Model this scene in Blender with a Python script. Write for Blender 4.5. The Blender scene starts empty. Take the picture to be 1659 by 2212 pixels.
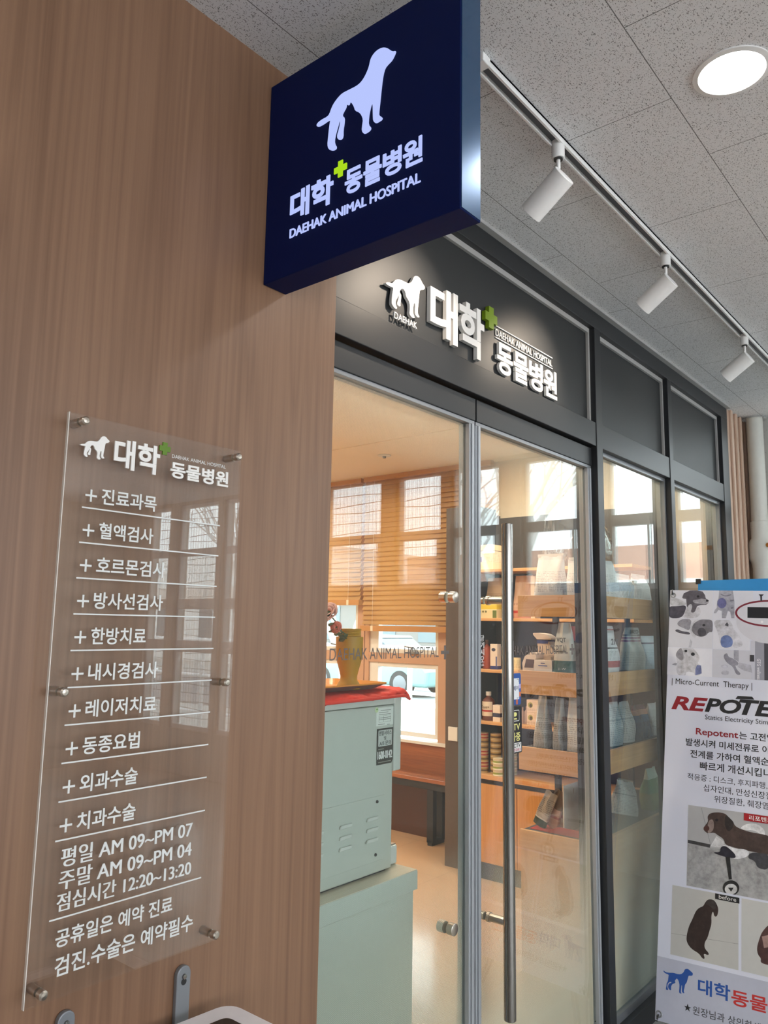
import bpy, bmesh, math, random
from mathutils import Matrix, Vector
random.seed(7)
scn = bpy.context.scene
COL = scn.collection

# ------------------------------------------------------------------ camera
cam_d = bpy.data.cameras.new('camera')
cam = bpy.data.objects.new('camera', cam_d); COL.objects.link(cam)
_r = Vector((0.636249, -0.771306, 0.016575)); _u = Vector((-0.121795, -0.079207, 0.98939)); _f = Vector((0.761809, 0.631517, 0.144336))
cam.matrix_world = Matrix(((_r.x, _u.x, -_f.x, 0), (_r.y, _u.y, -_f.y, 0), (_r.z, _u.z, -_f.z, 1.55), (0, 0, 0, 1)))
cam_d.sensor_fit = 'VERTICAL'; cam_d.sensor_height = 36.0; cam_d.lens = 1683.52 / 2212 * 36.0
cam_d.clip_start = 0.02; cam_d.clip_end = 200
scn.camera = cam

# ------------------------------------------------------------------ world, exposure
w = bpy.data.worlds.new('world'); scn.world = w; w.use_nodes = True
nt = w.node_tree; bg = nt.nodes['Background']
tc = nt.nodes.new('ShaderNodeTexCoord'); sep = nt.nodes.new('ShaderNodeSeparateXYZ'); rmp = nt.nodes.new('ShaderNodeValToRGB')
nt.links.new(tc.outputs['Generated'], sep.inputs[0]); nt.links.new(sep.outputs['Z'], rmp.inputs[0]); nt.links.new(rmp.outputs[0], bg.inputs[0])
rmp.color_ramp.elements[0].position = 0.45; rmp.color_ramp.elements[0].color = (0.86, 0.90, 0.95, 1)
rmp.color_ramp.elements[1].position = 1.0; rmp.color_ramp.elements[1].color = (0.70, 0.84, 1.0, 1)
bg.inputs[1].default_value = 6.2
scn.view_settings.view_transform = 'Standard'; scn.view_settings.look = 'None'
scn.view_settings.gamma = 1.0; scn.view_settings.use_curve_mapping = False
scn.view_settings.exposure = 0.58
cy = scn.cycles
cy.use_denoising = True
cy.max_bounces = 10; cy.diffuse_bounces = 5; cy.glossy_bounces = 5; cy.transmission_bounces = 8; cy.transparent_max_bounces = 24
cy.caustics_reflective = False; cy.caustics_refractive = False
cy.sample_clamp_indirect = 6.0

HALL_LAMP = 44.0      # emission of the round ceiling lamps
SHOP_LAMP = 300.0      # warm downlights in the shop
SPOT_W = 15.0         # track spots

# ------------------------------------------------------------------ helpers
def lin(c):
    if isinstance(c, str):
        c = c.lstrip('#'); c = [int(c[i:i + 2], 16) / 255 for i in (0, 2, 4)]
        return tuple(x / 12.92 if x <= 0.04045 else ((x + 0.055) / 1.055) ** 2.4 for x in c)
    return tuple(c)

class NT:
    def __init__(s, name):
        s.m = bpy.data.materials.new(name); s.m.use_nodes = True
        s.t = s.m.node_tree; s.t.nodes.clear()
        s.out = s.t.nodes.new('ShaderNodeOutputMaterial')
    def n(s, typ, **k):
        nd = s.t.nodes.new('ShaderNode' + typ)
        for a, v in k.items(): setattr(nd, a, v)
        return nd
    def l(s, a, b): s.t.links.new(a, b)
    def math(s, op, a, b=None, clamp=False):
        nd = s.n('Math', operation=op); nd.use_clamp = clamp
        for i, v in enumerate((a, b)):
            if v is None: continue
            if isinstance(v, (int, float)): nd.inputs[i].default_value = v
            else: s.l(v, nd.inputs[i])
        return nd.outputs[0]
    def mix(s, fac, a, b):
        nd = s.n('MixRGB')
        for i, v in enumerate((fac, a, b)):
            if isinstance(v, (int, float)): nd.inputs[i].default_value = v
            elif isinstance(v, tuple): nd.inputs[i].default_value = (*v, 1)
            else: s.l(v, nd.inputs[i])
        return nd.outputs[0]
    def coord(s, kind='Object', scale=(1, 1, 1), rot=(0, 0, 0), loc=(0, 0, 0)):
        t = s.n('TexCoord'); m = s.n('Mapping'); s.l(t.outputs[kind], m.inputs[0])
        m.inputs['Location'].default_value = loc; m.inputs['Rotation'].default_value = rot; m.inputs['Scale'].default_value = scale
        return m.outputs[0]
    def noise(s, vec, scale, detail=3, rough=0.5, dist=0):
        nd = s.n('TexNoise'); s.l(vec, nd.inputs['Vector'])
        nd.inputs['Scale'].default_value = scale; nd.inputs['Detail'].default_value = detail
        nd.inputs['Roughness'].default_value = rough; nd.inputs['Distortion'].default_value = dist
        return nd.outputs['Fac']
    def ramp(s, fac, stops, interp='LINEAR'):
        nd = s.n('ValToRGB'); s.l(fac, nd.inputs[0]); cr = nd.color_ramp; cr.interpolation = interp
        while len(cr.elements) > 1: cr.elements.remove(cr.elements[-1])
        for i, (p, c) in enumerate(stops):
            e = cr.elements[0] if i == 0 else cr.elements.new(p)
            e.position = p; e.color = (*lin(c), 1)
        return nd.outputs[0]
    def pbr(s, color, rough=0.5, metal=0.0, spec=0.5, coat=0.0, bump=None, bstr=0.2, bdist=0.002, emit=None, estr=0, alpha=None, sub=0):
        p = s.n('BsdfPrincipled')
        if isinstance(color, (tuple, str)): p.inputs['Base Color'].default_value = (*lin(color), 1)
        else: s.l(color, p.inputs['Base Color'])
        if isinstance(rough, (int, float)): p.inputs['Roughness'].default_value = rough
        else: s.l(rough, p.inputs['Roughness'])
        p.inputs['Metallic'].default_value = metal; p.inputs['Specular IOR Level'].default_value = spec
        p.inputs['Coat Weight'].default_value = coat; p.inputs['Coat Roughness'].default_value = 0.08
        if bump is not None:
            b = s.n('Bump'); b.inputs['Strength'].default_value = bstr; b.inputs['Distance'].default_value = bdist
            s.l(bump, b.inputs['Height']); s.l(b.outputs[0], p.inputs['Normal'])
        if emit is not None:
            p.inputs['Emission Color'].default_value = (*lin(emit), 1); p.inputs['Emission Strength'].default_value = estr
        s.l(p.outputs[0], s.out.inputs[0]); return p

_mc = {}
def M(color, rough=0.5, metal=0.0, spec=0.5, coat=0.0):
    key = (color, rough, metal, spec, coat)
    if key not in _mc:
        t = NT('plain_' + str(color).strip('#')); c = t.coord('Object')
        f = t.noise(c, 40, 2)
        a = lin(color); v = t.mix(f, tuple(x * 0.96 for x in a), tuple(min(1, x * 1.04) for x in a))
        t.pbr(v, rough, metal, spec, coat); _mc[key] = t.m
    return _mc[key]
def emis(name, color, st):
    t = NT(name); e = t.n('Emission'); e.inputs[0].default_value = (*lin(color), 1); e.inputs[1].default_value = st
    t.l(e.outputs[0], t.out.inputs[0]); return t.m

def wood(name, dark, light, axis='Z', rough=0.45, sc=1.0, stripe=None, fig=0.5):
    """straight grain along one axis with slower cathedral figure"""
    t = NT(name)
    al = {'X': (0.35, 9, 9), 'Y': (9, 0.35, 9), 'Z': (9, 9, 0.35)}[axis]
    fine = {'X': (1.2, 160, 160), 'Y': (160, 1.2, 160), 'Z': (160, 160, 1.2)}[axis]
    v = t.coord('Object', tuple(x * sc for x in al))
    n1 = t.noise(v, 1.0, 3, 0.55, 0.6)
    rings = t.math('FRACT', t.math('MULTIPLY', n1, 7.0))
    rings = t.math('ABSOLUTE', t.math('SUBTRACT', rings, 0.5))
    v2 = t.coord('Object', tuple(x * sc for x in fine))
    n2 = t.noise(v2, 1.0, 2, 0.6)
    v3 = t.coord('Object', tuple(x * sc * 0.6 for x in al), (0, 0, 0), (3.1, 1.7, 0.4)); n3 = t.noise(v3, 1.0, 2)
    f = t.math('ADD', t.math('MULTIPLY', rings, fig), t.math('MULTIPLY', n2, 0.42))
    f = t.math('ADD', f, t.math('MULTIPLY', n3, 0.75))
    col = t.ramp(f, [(0.30, dark), (0.95, light)])
    if stripe:                         # panel joints every `stripe` metres along X
        sx = t.n('SeparateXYZ'); t.l(t.coord('Object'), sx.inputs[0])
        fr = t.math('FRACT', t.math('DIVIDE', sx.outputs[0], stripe))
        col = t.mix(t.math('MULTIPLY', t.math('LESS_THAN', fr, 0.004 / stripe), 0.5), col, tuple(x * 0.4 for x in lin(dark)))
    t.pbr(col, rough, bump=n2, bstr=0.06, bdist=0.001); return t.m

def glass(name, tint=(0.93, 0.97, 0.96), f0=0.045, refl=(1, 1, 1)):
    """thin sheet: clear transmission plus Schlick reflection, the same from both sides"""
    t = NT(name); g = t.n('NewGeometry'); d = t.n('VectorMath', operation='DOT_PRODUCT')
    t.l(g.outputs['Incoming'], d.inputs[0]); t.l(g.outputs['Normal'], d.inputs[1])
    c = t.math('ABSOLUTE', d.outputs['Value'])
    p = t.math('POWER', t.math('SUBTRACT', 1.0, c), 5.0)
    f = t.math('ADD', f0, t.math('MULTIPLY', p, 1 - f0), True)
    tr = t.n('BsdfTransparent'); tr.inputs[0].default_value = (*tint, 1)
    gl = t.n('BsdfGlossy'); gl.inputs[0].default_value = (*refl, 1); gl.inputs['Roughness'].default_value = 0.0
    mx = t.n('MixShader'); t.l(f, mx.inputs[0]); t.l(tr.outputs[0], mx.inputs[1]); t.l(gl.outputs[0], mx.inputs[2])
    t.l(mx.outputs[0], t.out.inputs[0]); return t.m

def film(name, color, z0, z1, z2=None, z3=None, mx_=0.75, pitch=0.0030):
    """printed dot screen on the glass: dots largest below z0, gone above z1; again growing from z2 up to z3"""
    t = NT(name); s = t.n('SeparateXYZ'); t.l(t.coord('Object'), s.inputs[0])
    k = math.pi / pitch / math.sqrt(2)
    a = t.math('ADD', s.outputs[0], s.outputs[2]); b = t.math('SUBTRACT', s.outputs[0], s.outputs[2])
    pat = t.math('MULTIPLY', t.math('SINE', t.math('MULTIPLY', a, k)), t.math('SINE', t.math('MULTIPLY', b, k)))
    pat = t.math('ABSOLUTE', pat)
    mr = t.n('MapRange'); t.l(s.outputs[2], mr.inputs[0]); mr.inputs[1].default_value = z1; mr.inputs[2].default_value = z0; mr.inputs[3].default_value = 0; mr.inputs[4].default_value = mx_
    cov = mr.outputs[0]
    if z2:
        m2 = t.n('MapRange'); t.l(s.outputs[2], m2.inputs[0]); m2.inputs[1].default_value = z2; m2.inputs[2].default_value = z3; m2.inputs[3].default_value = 0; m2.inputs[4].default_value = mx_ * 0.45
        cov = t.math('MAXIMUM', cov, m2.outputs[0])
    fac = t.math('GREATER_THAN', pat, t.math('SUBTRACT', 1.0, cov))
    fac = t.math('ADD', t.math('MULTIPLY', fac, 0.42), t.math('MULTIPLY', cov, 0.45), True)
    tr = t.n('BsdfTransparent'); df = t.n('BsdfDiffuse'); df.inputs[0].default_value = (*lin(color), 1)
    tl = t.n('BsdfTranslucent'); tl.inputs[0].default_value = (*lin(color), 1)
    m1 = t.n('MixShader'); m1.inputs[0].default_value = 0.45; t.l(df.outputs[0], m1.inputs[1]); t.l(tl.outputs[0], m1.inputs[2])
    m3 = t.n('MixShader'); t.l(fac, m3.inputs[0]); t.l(tr.outputs[0], m3.inputs[1]); t.l(m1.outputs[0], m3.inputs[2])
    t.l(m3.outputs[0], t.out.inputs[0]); return t.m

def bands(name, stops, rough=0.4, axis=2, text=None, coat=0.0, fold=0.0):
    """package print: colour bands along the height of the object, optional rows of small print (lo, hi, colour)"""
    t = NT(name); tcn = t.n('TexCoord'); s = t.n('SeparateXYZ'); t.l(tcn.outputs['Generated'], s.inputs[0])
    col = t.ramp(s.outputs[axis], stops, 'CONSTANT')
    if text:
        for lo, hi, c, dens in text:
            rows = t.math('GREATER_THAN', t.math('FRACT', t.math('MULTIPLY', s.outputs[2], dens)), 0.5)
            o = t.coord('Object', (90, 90, 8))
            nz = t.math('GREATER_THAN', t.noise(o, 3.0, 1), 0.47)
            inb = t.math('MULTIPLY', t.math('GREATER_THAN', s.outputs[2], lo), t.math('LESS_THAN', s.outputs[2], hi))
            col = t.mix(t.math('MULTIPLY', t.math('MULTIPLY', rows, nz), t.math('MULTIPLY', inb, 0.6)), col, lin(c))
    b = t.noise(t.coord('Object', (30, 30, 12)), 1.0, 3) if fold else None
    t.pbr(col, rough, coat=coat, bump=b, bstr=fold, bdist=0.01); return t.m

I4 = Matrix.Identity(4)
def frame(o, x, y):
    x = Vector(x).normalized(); y = Vector(y).normalized(); z = x.cross(y)
    return Matrix(((x.x, y.x, z.x, o[0]), (x.y, y.y, z.y, o[1]), (x.z, y.z, z.z, o[2]), (0, 0, 0, 1)))

class MB:
    def __init__(s): s.v = []; s.f = []
    def add(s, vs, fs, m=None):
        n = len(s.v); s.v += [tuple(m @ Vector(v)) if m is not None else tuple(v) for v in vs]
        s.f += [tuple(i + n for i in f) for f in fs]; return s
    def box(s, x0, y0, z0, x1, y1, z1, m=None):
        return s.add([(x0, y0, z0), (x1, y0, z0), (x1, y1, z0), (x0, y1, z0), (x0, y0, z1), (x1, y0, z1), (x1, y1, z1), (x0, y1, z1)],
                     [(0, 3, 2, 1), (4, 5, 6, 7), (0, 1, 5, 4), (1, 2, 6, 5), (2, 3, 7, 6), (3, 0, 4, 7)], m)
    def prism(s, pts, z0, z1, m=None):
        a = sum(pts[i][0] * pts[(i + 1) % len(pts)][1] - pts[(i + 1) % len(pts)][0] * pts[i][1] for i in range(len(pts)))
        if a < 0: pts = list(reversed(pts))
        n = len(pts)
        return s.add([(p[0], p[1], z0) for p in pts] + [(p[0], p[1], z1) for p in pts],
                     [tuple(reversed(range(n))), tuple(range(n, 2 * n))] + [(i, (i + 1) % n, (i + 1) % n + n, i + n) for i in range(n)], m)
    def tube(s, pts, r, n=12, m=None, caps=True):
        pts = [Vector(p) for p in pts]; rs = r if isinstance(r, (list, tuple)) else [r] * len(pts); vs = []; fs = []
        ref = None
        for i, p in enumerate(pts):
            d = (pts[min(i + 1, len(pts) - 1)] - pts[max(i - 1, 0)]).normalized()
            if ref is None: ref = Vector((0, 0, 1)) if abs(d.z) < 0.9 else Vector((1, 0, 0))
            a = (ref - d * ref.dot(d)).normalized(); b = d.cross(a); ref = a
            for k in range(n):
                t = 2 * math.pi * k / n; vs.append(p + (a * math.cos(t) + b * math.sin(t)) * rs[i])
        for i in range(len(pts) - 1):
            for k in range(n): fs.append((i * n + k, i * n + (k + 1) % n, (i + 1) * n + (k + 1) % n, (i + 1) * n + k))
        if caps: fs.append(tuple(reversed(range(n)))); fs.append(tuple(range((len(pts) - 1) * n, len(pts) * n)))
        return s.add(vs, fs, m)
    def lathe(s, prof, c=(0, 0, 0), n=28, m=None, caps=True):
        vs = []; fs = []
        for (r, z) in prof:
            for k in range(n):
                t = 2 * math.pi * k / n; vs.append((c[0] + r * math.cos(t), c[1] + r * math.sin(t), c[2] + z))
        for i in range(len(prof) - 1):
            for k in range(n): fs.append((i * n + k, i * n + (k + 1) % n, (i + 1) * n + (k + 1) % n, (i + 1) * n + k))
        if caps: fs.append(tuple(reversed(range(n)))); fs.append(tuple(range((len(prof) - 1) * n, len(prof) * n)))
        return s.add(vs, fs, m)
    def build(s, name, mat, parent=None, bevel=0, smooth=False, seg=2):
        me = bpy.data.meshes.new(name); me.from_pydata(s.v, [], s.f); me.update()
        if smooth:
            me.polygons.foreach_set('use_smooth', [True] * len(me.polygons)); me.set_sharp_from_angle(angle=math.radians(38))
        o = bpy.data.objects.new(name, me); COL.objects.link(o)
        if mat is not None: me.materials.append(mat)
        if bevel:
            b = o.modifiers.new('bevel', 'BEVEL'); b.width = bevel; b.segments = seg; b.limit_method = 'ANGLE'; b.angle_limit = math.radians(50)
        if parent is not None: o.parent = parent; o.matrix_parent_inverse = parent.matrix_basis.inverted()
        return o

def tag(o, label, cat, group=None, kind=None):
    o['label'] = label; o['category'] = cat
    if group: o['group'] = group
    if kind: o['kind'] = kind
    return o
def struct(o, label=None, cat=None):
    o['kind'] = 'structure'
    if label: o['label'] = label; o['category'] = cat
    return o
def empty(name, loc=(0, 0, 0)):
    o = bpy.data.objects.new(name, None); COL.objects.link(o); o.location = loc; o.empty_display_size = 0.05
    o.matrix_basis = Matrix.Translation(loc); return o
def thing(name, label, cat, loc=(0, 0, 0), group=None, kind=None): return tag(empty(name, loc), label, cat, group, kind)
def box(name, mat, a, b, parent=None, bevel=0, seg=2):
    return MB().box(min(a[0], b[0]), min(a[1], b[1]), min(a[2], b[2]), max(a[0], b[0]), max(a[1], b[1]), max(a[2], b[2])).build(name, mat, parent, bevel, seg=seg)
def plabel(o, s): o['label'] = s; return o
def copy_tree(o, dx, parent=None):
    c = o.copy(); COL.objects.link(c)
    if parent is None: c.matrix_basis = Matrix.Translation(dx) @ o.matrix_basis
    else: c.parent = parent; c.matrix_parent_inverse = o.matrix_parent_inverse.copy()
    for ch in list(o.children): copy_tree(ch, dx, c)
    return c

_tc = {}
def _glyphs(s, bold, shear):
    k = (s, bold, shear)
    if k not in _tc:
        c = bpy.data.curves.new('t', 'FONT'); c.body = s; c.extrude = 0.5; c.offset = bold; c.shear = shear; c.resolution_u = 4
        o = bpy.data.objects.new('t', c); COL.objects.link(o); bpy.context.view_layer.update()
        me = o.evaluated_get(bpy.context.evaluated_depsgraph_get()).to_mesh()
        vs = [tuple(v.co) for v in me.vertices]; fs = [tuple(p.vertices) for p in me.polygons]
        bpy.data.objects.remove(o); bpy.data.curves.remove(c); _tc[k] = (vs, fs)
    return _tc[k]
def text(s, mat, fr, l, b, r, t, parent, thick=0.001, off=0.0, bold=0.0, ws=1.0, shear=0, name='lettering', fat=0.0):
    """writing fitted to the rectangle l..r, b..t of the frame (r None: natural width * ws)"""
    vs, fs = _glyphs(s, bold, shear)
    x0 = min(v[0] for v in vs); x1 = max(v[0] for v in vs); y0 = min(v[1] for v in vs); y1 = max(v[1] for v in vs)
    sy = (t - b) / (y1 - y0); sx = (r - l) / (x1 - x0) if r is not None else sy * ws
    out = [(l + (v[0] - x0) * sx, b + (v[1] - y0) * sy, off + (v[2] + 0.5) * thick) for v in vs]
    mb = MB()
    for i, d in enumerate((-fat, 0, fat) if fat else (0,)): mb.add([(p[0] + d, p[1], p[2] + i * 0.00012) for p in out], fs, fr)
    return mb.build(name, mat, parent)
def shape(name, pts, mat, fr, parent, off=0.0, thick=0.0004): return MB().prism(pts, off, off + thick, fr).build(name, mat, parent)
def ell(cx, cy_, rx, ry, n=24, a0=0, a1=2 * math.pi):
    return [(cx + rx * math.cos(a0 + (a1 - a0) * i / n), cy_ + ry * math.sin(a0 + (a1 - a0) * i / n)) for i in range(n)]
def rrect(x0, y0, x1, y1, r, n=5):
    p = []
    for cx, cy_, a in ((x1 - r, y1 - r, 0), (x0 + r, y1 - r, 90), (x0 + r, y0 + r, 180), (x1 - r, y0 + r, 270)):
        for i in range(n + 1):
            t = math.radians(a + 90 * i / n); p.append((cx + r * math.cos(t), cy_ + r * math.sin(t)))
    return p
def fit(P, l, b, r, t): return [(l + p[0] * (r - l), b + p[1] * (t - b)) for p in P]
def cross(cx, cy_, s, k=0.36):
    h = s / 2; q = s * k / 2
    return [(cx + x, cy_ + y) for x, y in ((-q, -h), (q, -h), (q, -q), (h, -q), (h, q), (q, q), (q, h), (-q, h), (-q, q), (-h, q), (-h, -q), (-q, -q))]
def chaikin(P, it=2):
    for _ in range(it):
        Q = []
        for i in range(len(P)):
            a, b = P[i], P[(i + 1) % len(P)]
            Q += [(a[0] * 0.75 + b[0] * 0.25, a[1] * 0.75 + b[1] * 0.25), (a[0] * 0.25 + b[0] * 0.75, a[1] * 0.25 + b[1] * 0.75)]
        P = Q
    return P
WALL = lambda y: frame((0, y, 0), (1, 0, 0), (0, 0, 1))             # writing on planes that face the hall

ADOG = [(0.0, 0.453), (0.084, 0.506), (0.167, 0.521), (0.205, 0.578), (0.252, 0.642), (0.309, 0.686), (0.409, 0.711), (0.503, 0.711), (0.58, 0.723), (0.637, 0.782), (0.672, 0.844), (0.698, 0.925), (0.738, 0.976), (0.789, 1.0), (0.842, 1.0), (0.888, 0.964), (0.931, 0.906), (1.0, 0.854), (0.989, 0.808), (0.961, 0.769), (0.901, 0.743), (0.867, 0.713), (0.854, 0.636), (0.846, 0.548), (0.839, 0.441), (0.824, 0.331), (0.816, 0.234), (0.817, 0.149), (0.867, 0.103), (0.843, 0.076), (0.8, 0.071), (0.754, 0.103), (0.741, 0.174), (0.749, 0.271), (0.744, 0.359), (0.731, 0.359), (0.71, 0.335), (0.705, 0.281), (0.692, 0.204), (0.693, 0.11), (0.737, 0.035), (0.725, 0.012), (0.665, 0.0), (0.62, 0.035), (0.602, 0.078), (0.613, 0.164), (0.614, 0.249), (0.595, 0.318), (0.558, 0.362), (0.508, 0.407), (0.5, 0.474), (0.472, 0.519), (0.445, 0.536), (0.403, 0.528), (0.372, 0.473), (0.35, 0.426), (0.368, 0.399), (0.391, 0.373), (0.389, 0.3), (0.378, 0.224), (0.374, 0.16), (0.38, 0.125), (0.352, 0.103), (0.309, 0.113), (0.29, 0.14), (0.312, 0.208), (0.332, 0.296), (0.337, 0.35), (0.325, 0.336), (0.3, 0.267), (0.262, 0.196), (0.256, 0.153), (0.264, 0.092), (0.296, 0.048), (0.285, 0.014), (0.239, 0.009), (0.195, 0.045), (0.164, 0.079), (0.166, 0.183), (0.176, 0.3), (0.191, 0.397), (0.197, 0.445), (0.147, 0.436), (0.08, 0.432)]
SDOG = [(1.0, 0.842), (0.987, 0.809), (0.955, 0.758), (0.906, 0.735), (0.874, 0.711), (0.855, 0.651), (0.843, 0.57), (0.833, 0.47), (0.822, 0.335), (0.811, 0.218), (0.808, 0.149), (0.851, 0.105), (0.851, 0.077), (0.81, 0.07), (0.773, 0.071), (0.742, 0.115), (0.737, 0.188), (0.732, 0.341), (0.719, 0.349), (0.701, 0.288), (0.686, 0.199), (0.683, 0.103), (0.718, 0.049), (0.71, 0.018), (0.659, 0.006), (0.625, 0.019), (0.603, 0.07), (0.608, 0.134), (0.617, 0.2), (0.593, 0.276), (0.557, 0.332), (0.512, 0.374), (0.499, 0.427), (0.474, 0.486), (0.446, 0.527), (0.438, 0.494), (0.42, 0.496), (0.402, 0.521), (0.394, 0.476), (0.368, 0.445), (0.345, 0.403), (0.379, 0.357), (0.376, 0.277), (0.365, 0.21), (0.367, 0.109), (0.341, 0.09), (0.294, 0.12), (0.287, 0.178), (0.309, 0.239), (0.327, 0.34), (0.312, 0.355), (0.295, 0.293), (0.268, 0.206), (0.252, 0.123), (0.265, 0.062), (0.284, 0.03), (0.28, 0.0), (0.234, 0.001), (0.177, 0.048), (0.16, 0.116), (0.167, 0.204), (0.175, 0.311), (0.185, 0.397), (0.192, 0.427), (0.162, 0.432), (0.091, 0.42), (0.033, 0.423), (0.0, 0.45), (0.012, 0.481), (0.069, 0.497), (0.145, 0.494), (0.176, 0.514), (0.199, 0.576), (0.234, 0.63), (0.289, 0.674), (0.343, 0.698), (0.433, 0.692), (0.523, 0.686), (0.575, 0.7), (0.618, 0.739), (0.651, 0.791), (0.676, 0.848), (0.692, 0.929), (0.717, 0.968), (0.759, 0.996), (0.81, 1.0), (0.861, 0.982), (0.911, 0.933), (0.937, 0.893), (0.97, 0.86), (0.992, 0.854)]
BDOG = [(0.0225, 0.1619), (0.0261, 0.1621), (0.0334, 0.1589), (0.0454, 0.1598), (0.0607, 0.1633), (0.0714, 0.162), (0.0844, 0.1635), (0.0924, 0.1691), (0.0981, 0.178), (0.0986, 0.183), (0.106, 0.1869), (0.1131, 0.1869), (0.119, 0.1828), (0.1272, 0.1781), (0.128, 0.1739), (0.127, 0.1698), (0.1217, 0.1673), (0.1136, 0.1663), (0.1118, 0.1604), (0.1093, 0.15), (0.1072, 0.1419), (0.1015, 0.1341), (0.1002, 0.124), (0.0985, 0.1172), (0.0975, 0.1105), (0.1007, 0.1058), (0.0965, 0.1048), (0.0917, 0.108), (0.0911, 0.1154), (0.0916, 0.1296), (0.0893, 0.1291), (0.0881, 0.1147), (0.0876, 0.1059), (0.0914, 0.1021), (0.0849, 0.1014), (0.0813, 0.1044), (0.0821, 0.1176), (0.0823, 0.1285), (0.0804, 0.1368), (0.0766, 0.1446), (0.0723, 0.1476), (0.0684, 0.1427), (0.0655, 0.1377), (0.068, 0.1328), (0.0658, 0.1301), (0.0572, 0.1252), (0.0538, 0.1186), (0.0529, 0.1118), (0.0538, 0.104), (0.0484, 0.1042), (0.0435, 0.1085), (0.0421, 0.1158), (0.0453, 0.1242), (0.054, 0.1289), (0.0534, 0.1316), (0.0452, 0.1286), (0.0407, 0.122), (0.0393, 0.114), (0.0419, 0.107), (0.0437, 0.1024), (0.0354, 0.1016), (0.0348, 0.1053), (0.0368, 0.1157), (0.0366, 0.1222), (0.0415, 0.1321), (0.0423, 0.1443), (0.0437, 0.1535), (0.0336, 0.154), (0.0275, 0.1564)]

# ------------------------------------------------------------------ materials
m_wall = wood('walnut_laminate', '#6c4d39', '#926f56', 'Z', 0.42, 1.0, None, 0.42)
m_wall2 = wood('pale_wood_slats', '#a68a76', '#d3b8a3', 'Z', 0.5)
m_shelf = wood('oak_board', '#b98553', '#d9a873', 'Y', 0.4, 1.5)
m_shelfx = wood('oak_board_long', '#b98553', '#d9a873', 'X', 0.4, 1.5)
m_door = wood('oak_cabinet', '#b57f45', '#d29a58', 'Z', 0.4, 1.5)
m_bench = wood('bench_wood', '#7a4526', '#b06a3c', 'Y', 0.35, 1.5)
m_tan = M('#c9a084', 0.5)
m_black = M('#232427', 0.5); m_frame = M('#212326', 0.42); m_panel = M('#26282a', 0.5)
m_trim = M('#a9a8a6', 0.5); m_alu = M('#a9adb2', 0.4, 0.25); m_alu2 = M('#8d9094', 0.4, 0.6)
m_chrome = M('#8f8c88', 0.16, 1.0); m_brush = M('#c2b8ac', 0.28, 1.0)
m_white = M('#e9e8e6', 0.45); m_offw = M('#d8d8d4', 0.5); m_cream = M('#e8d9c2', 0.6)
m_dark = M('#1c1c1e', 0.4); m_plast = M('#d5d8d4', 0.35)
m_pane = glass('clear_glass'); m_acr = glass('acrylic_sheet', (0.99, 0.995, 0.99), 0.045)

def ceiling_mat():
    t = NT('mineral_fibre_tiles'); co = t.coord('Object', (1, 1, 1), (0, 0, 0), (0.2505, 0.2945 * 10 - 0.588, 0))
    br = t.n('TexBrick'); t.l(co, br.inputs['Vector']); br.offset = 0.5; br.offset_frequency = 2; br.squash = 1.0
    br.inputs['Scale'].default_value = 1.0; br.inputs['Brick Width'].default_value = 0.585; br.inputs['Row Height'].default_value = 0.2945
    br.inputs['Mortar Size'].default_value = 0.0011; br.inputs['Mortar Smooth'].default_value = 0.0
    pits = None
    for i, (sc, rot, th) in enumerate((((75, 190, 1), 0.2, 0.17), ((190, 85, 1), 0.9, 0.15), ((110, 280, 1), -0.5, 0.19), ((260, 290, 1), 0, 0.22))):
        v = t.coord('Object', sc, (0, 0, rot), (i * 1.7, i * 3.1, 0))
        wv = t.n('VectorMath', operation='ADD'); t.l(v, wv.inputs[0])
        nz = t.n('TexNoise'); t.l(v, nz.inputs['Vector']); nz.inputs['Scale'].default_value = 1.6
        sc2 = t.n('VectorMath', operation='SCALE'); t.l(nz.outputs['Color'], sc2.inputs[0]); sc2.inputs['Scale'].default_value = 0.9
        t.l(sc2.outputs[0], wv.inputs[1])
        vo = t.n('TexVoronoi'); vo.voronoi_dimensions = '2D'; t.l(wv.outputs[0], vo.inputs['Vector']); vo.inputs['Scale'].default_value = 1.0
        sx = t.n('SeparateXYZ'); t.l(vo.outputs['Color'], sx.inputs[0])
        p = t.math('LESS_THAN', vo.outputs['Distance'], t.math('MULTIPLY', sx.outputs[0], th * 1.35))
        p = t.math('MULTIPLY', p, t.math('GREATER_THAN', sx.outputs[1], 0.55))
        pits = p if pits is None else t.math('MAXIMUM', pits, p)
    big = t.noise(co, 0.8, 2)
    base = t.mix(big, lin('#e2e2e3'), lin('#ececed'))
    base = t.mix(t.math('MULTIPLY', t.noise(co, 260, 2), 0.18), base, lin('#bab9b9'))
    col = t.mix(t.math('MULTIPLY', pits, 0.85), base, lin('#777675'))
    col = t.mix(t.math('MULTIPLY', br.outputs['Fac'], 0.85), col, lin('#565453'))
    t.pbr(col, 0.9, spec=0.2, bump=t.math('SUBTRACT', 1.0, pits), bstr=0.4, bdist=0.002); return t.m
m_ceil = ceiling_mat()
def tiles(name, c1, c2, size, rough):
    t = NT(name); co = t.coord('Object'); br = t.n('TexBrick'); t.l(co, br.inputs['Vector']); br.offset = 0.0
    br.inputs['Scale'].default_value = 1; br.inputs['Brick Width'].default_value = size; br.inputs['Row Height'].default_value = size; br.inputs['Mortar Size'].default_value = 0.0015
    base = t.mix(t.noise(co, 3, 4), lin(c1), lin(c2)); col = t.mix(t.math('MULTIPLY', br.outputs['Fac'], 0.5), base, tuple(x * 0.45 for x in lin(c1)))
    t.pbr(col, rough, coat=0.15); return t.m
m_floor = tiles('hall_floor_tiles', '#a8a7a3', '#b7b6b1', 0.6, 0.3)
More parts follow.
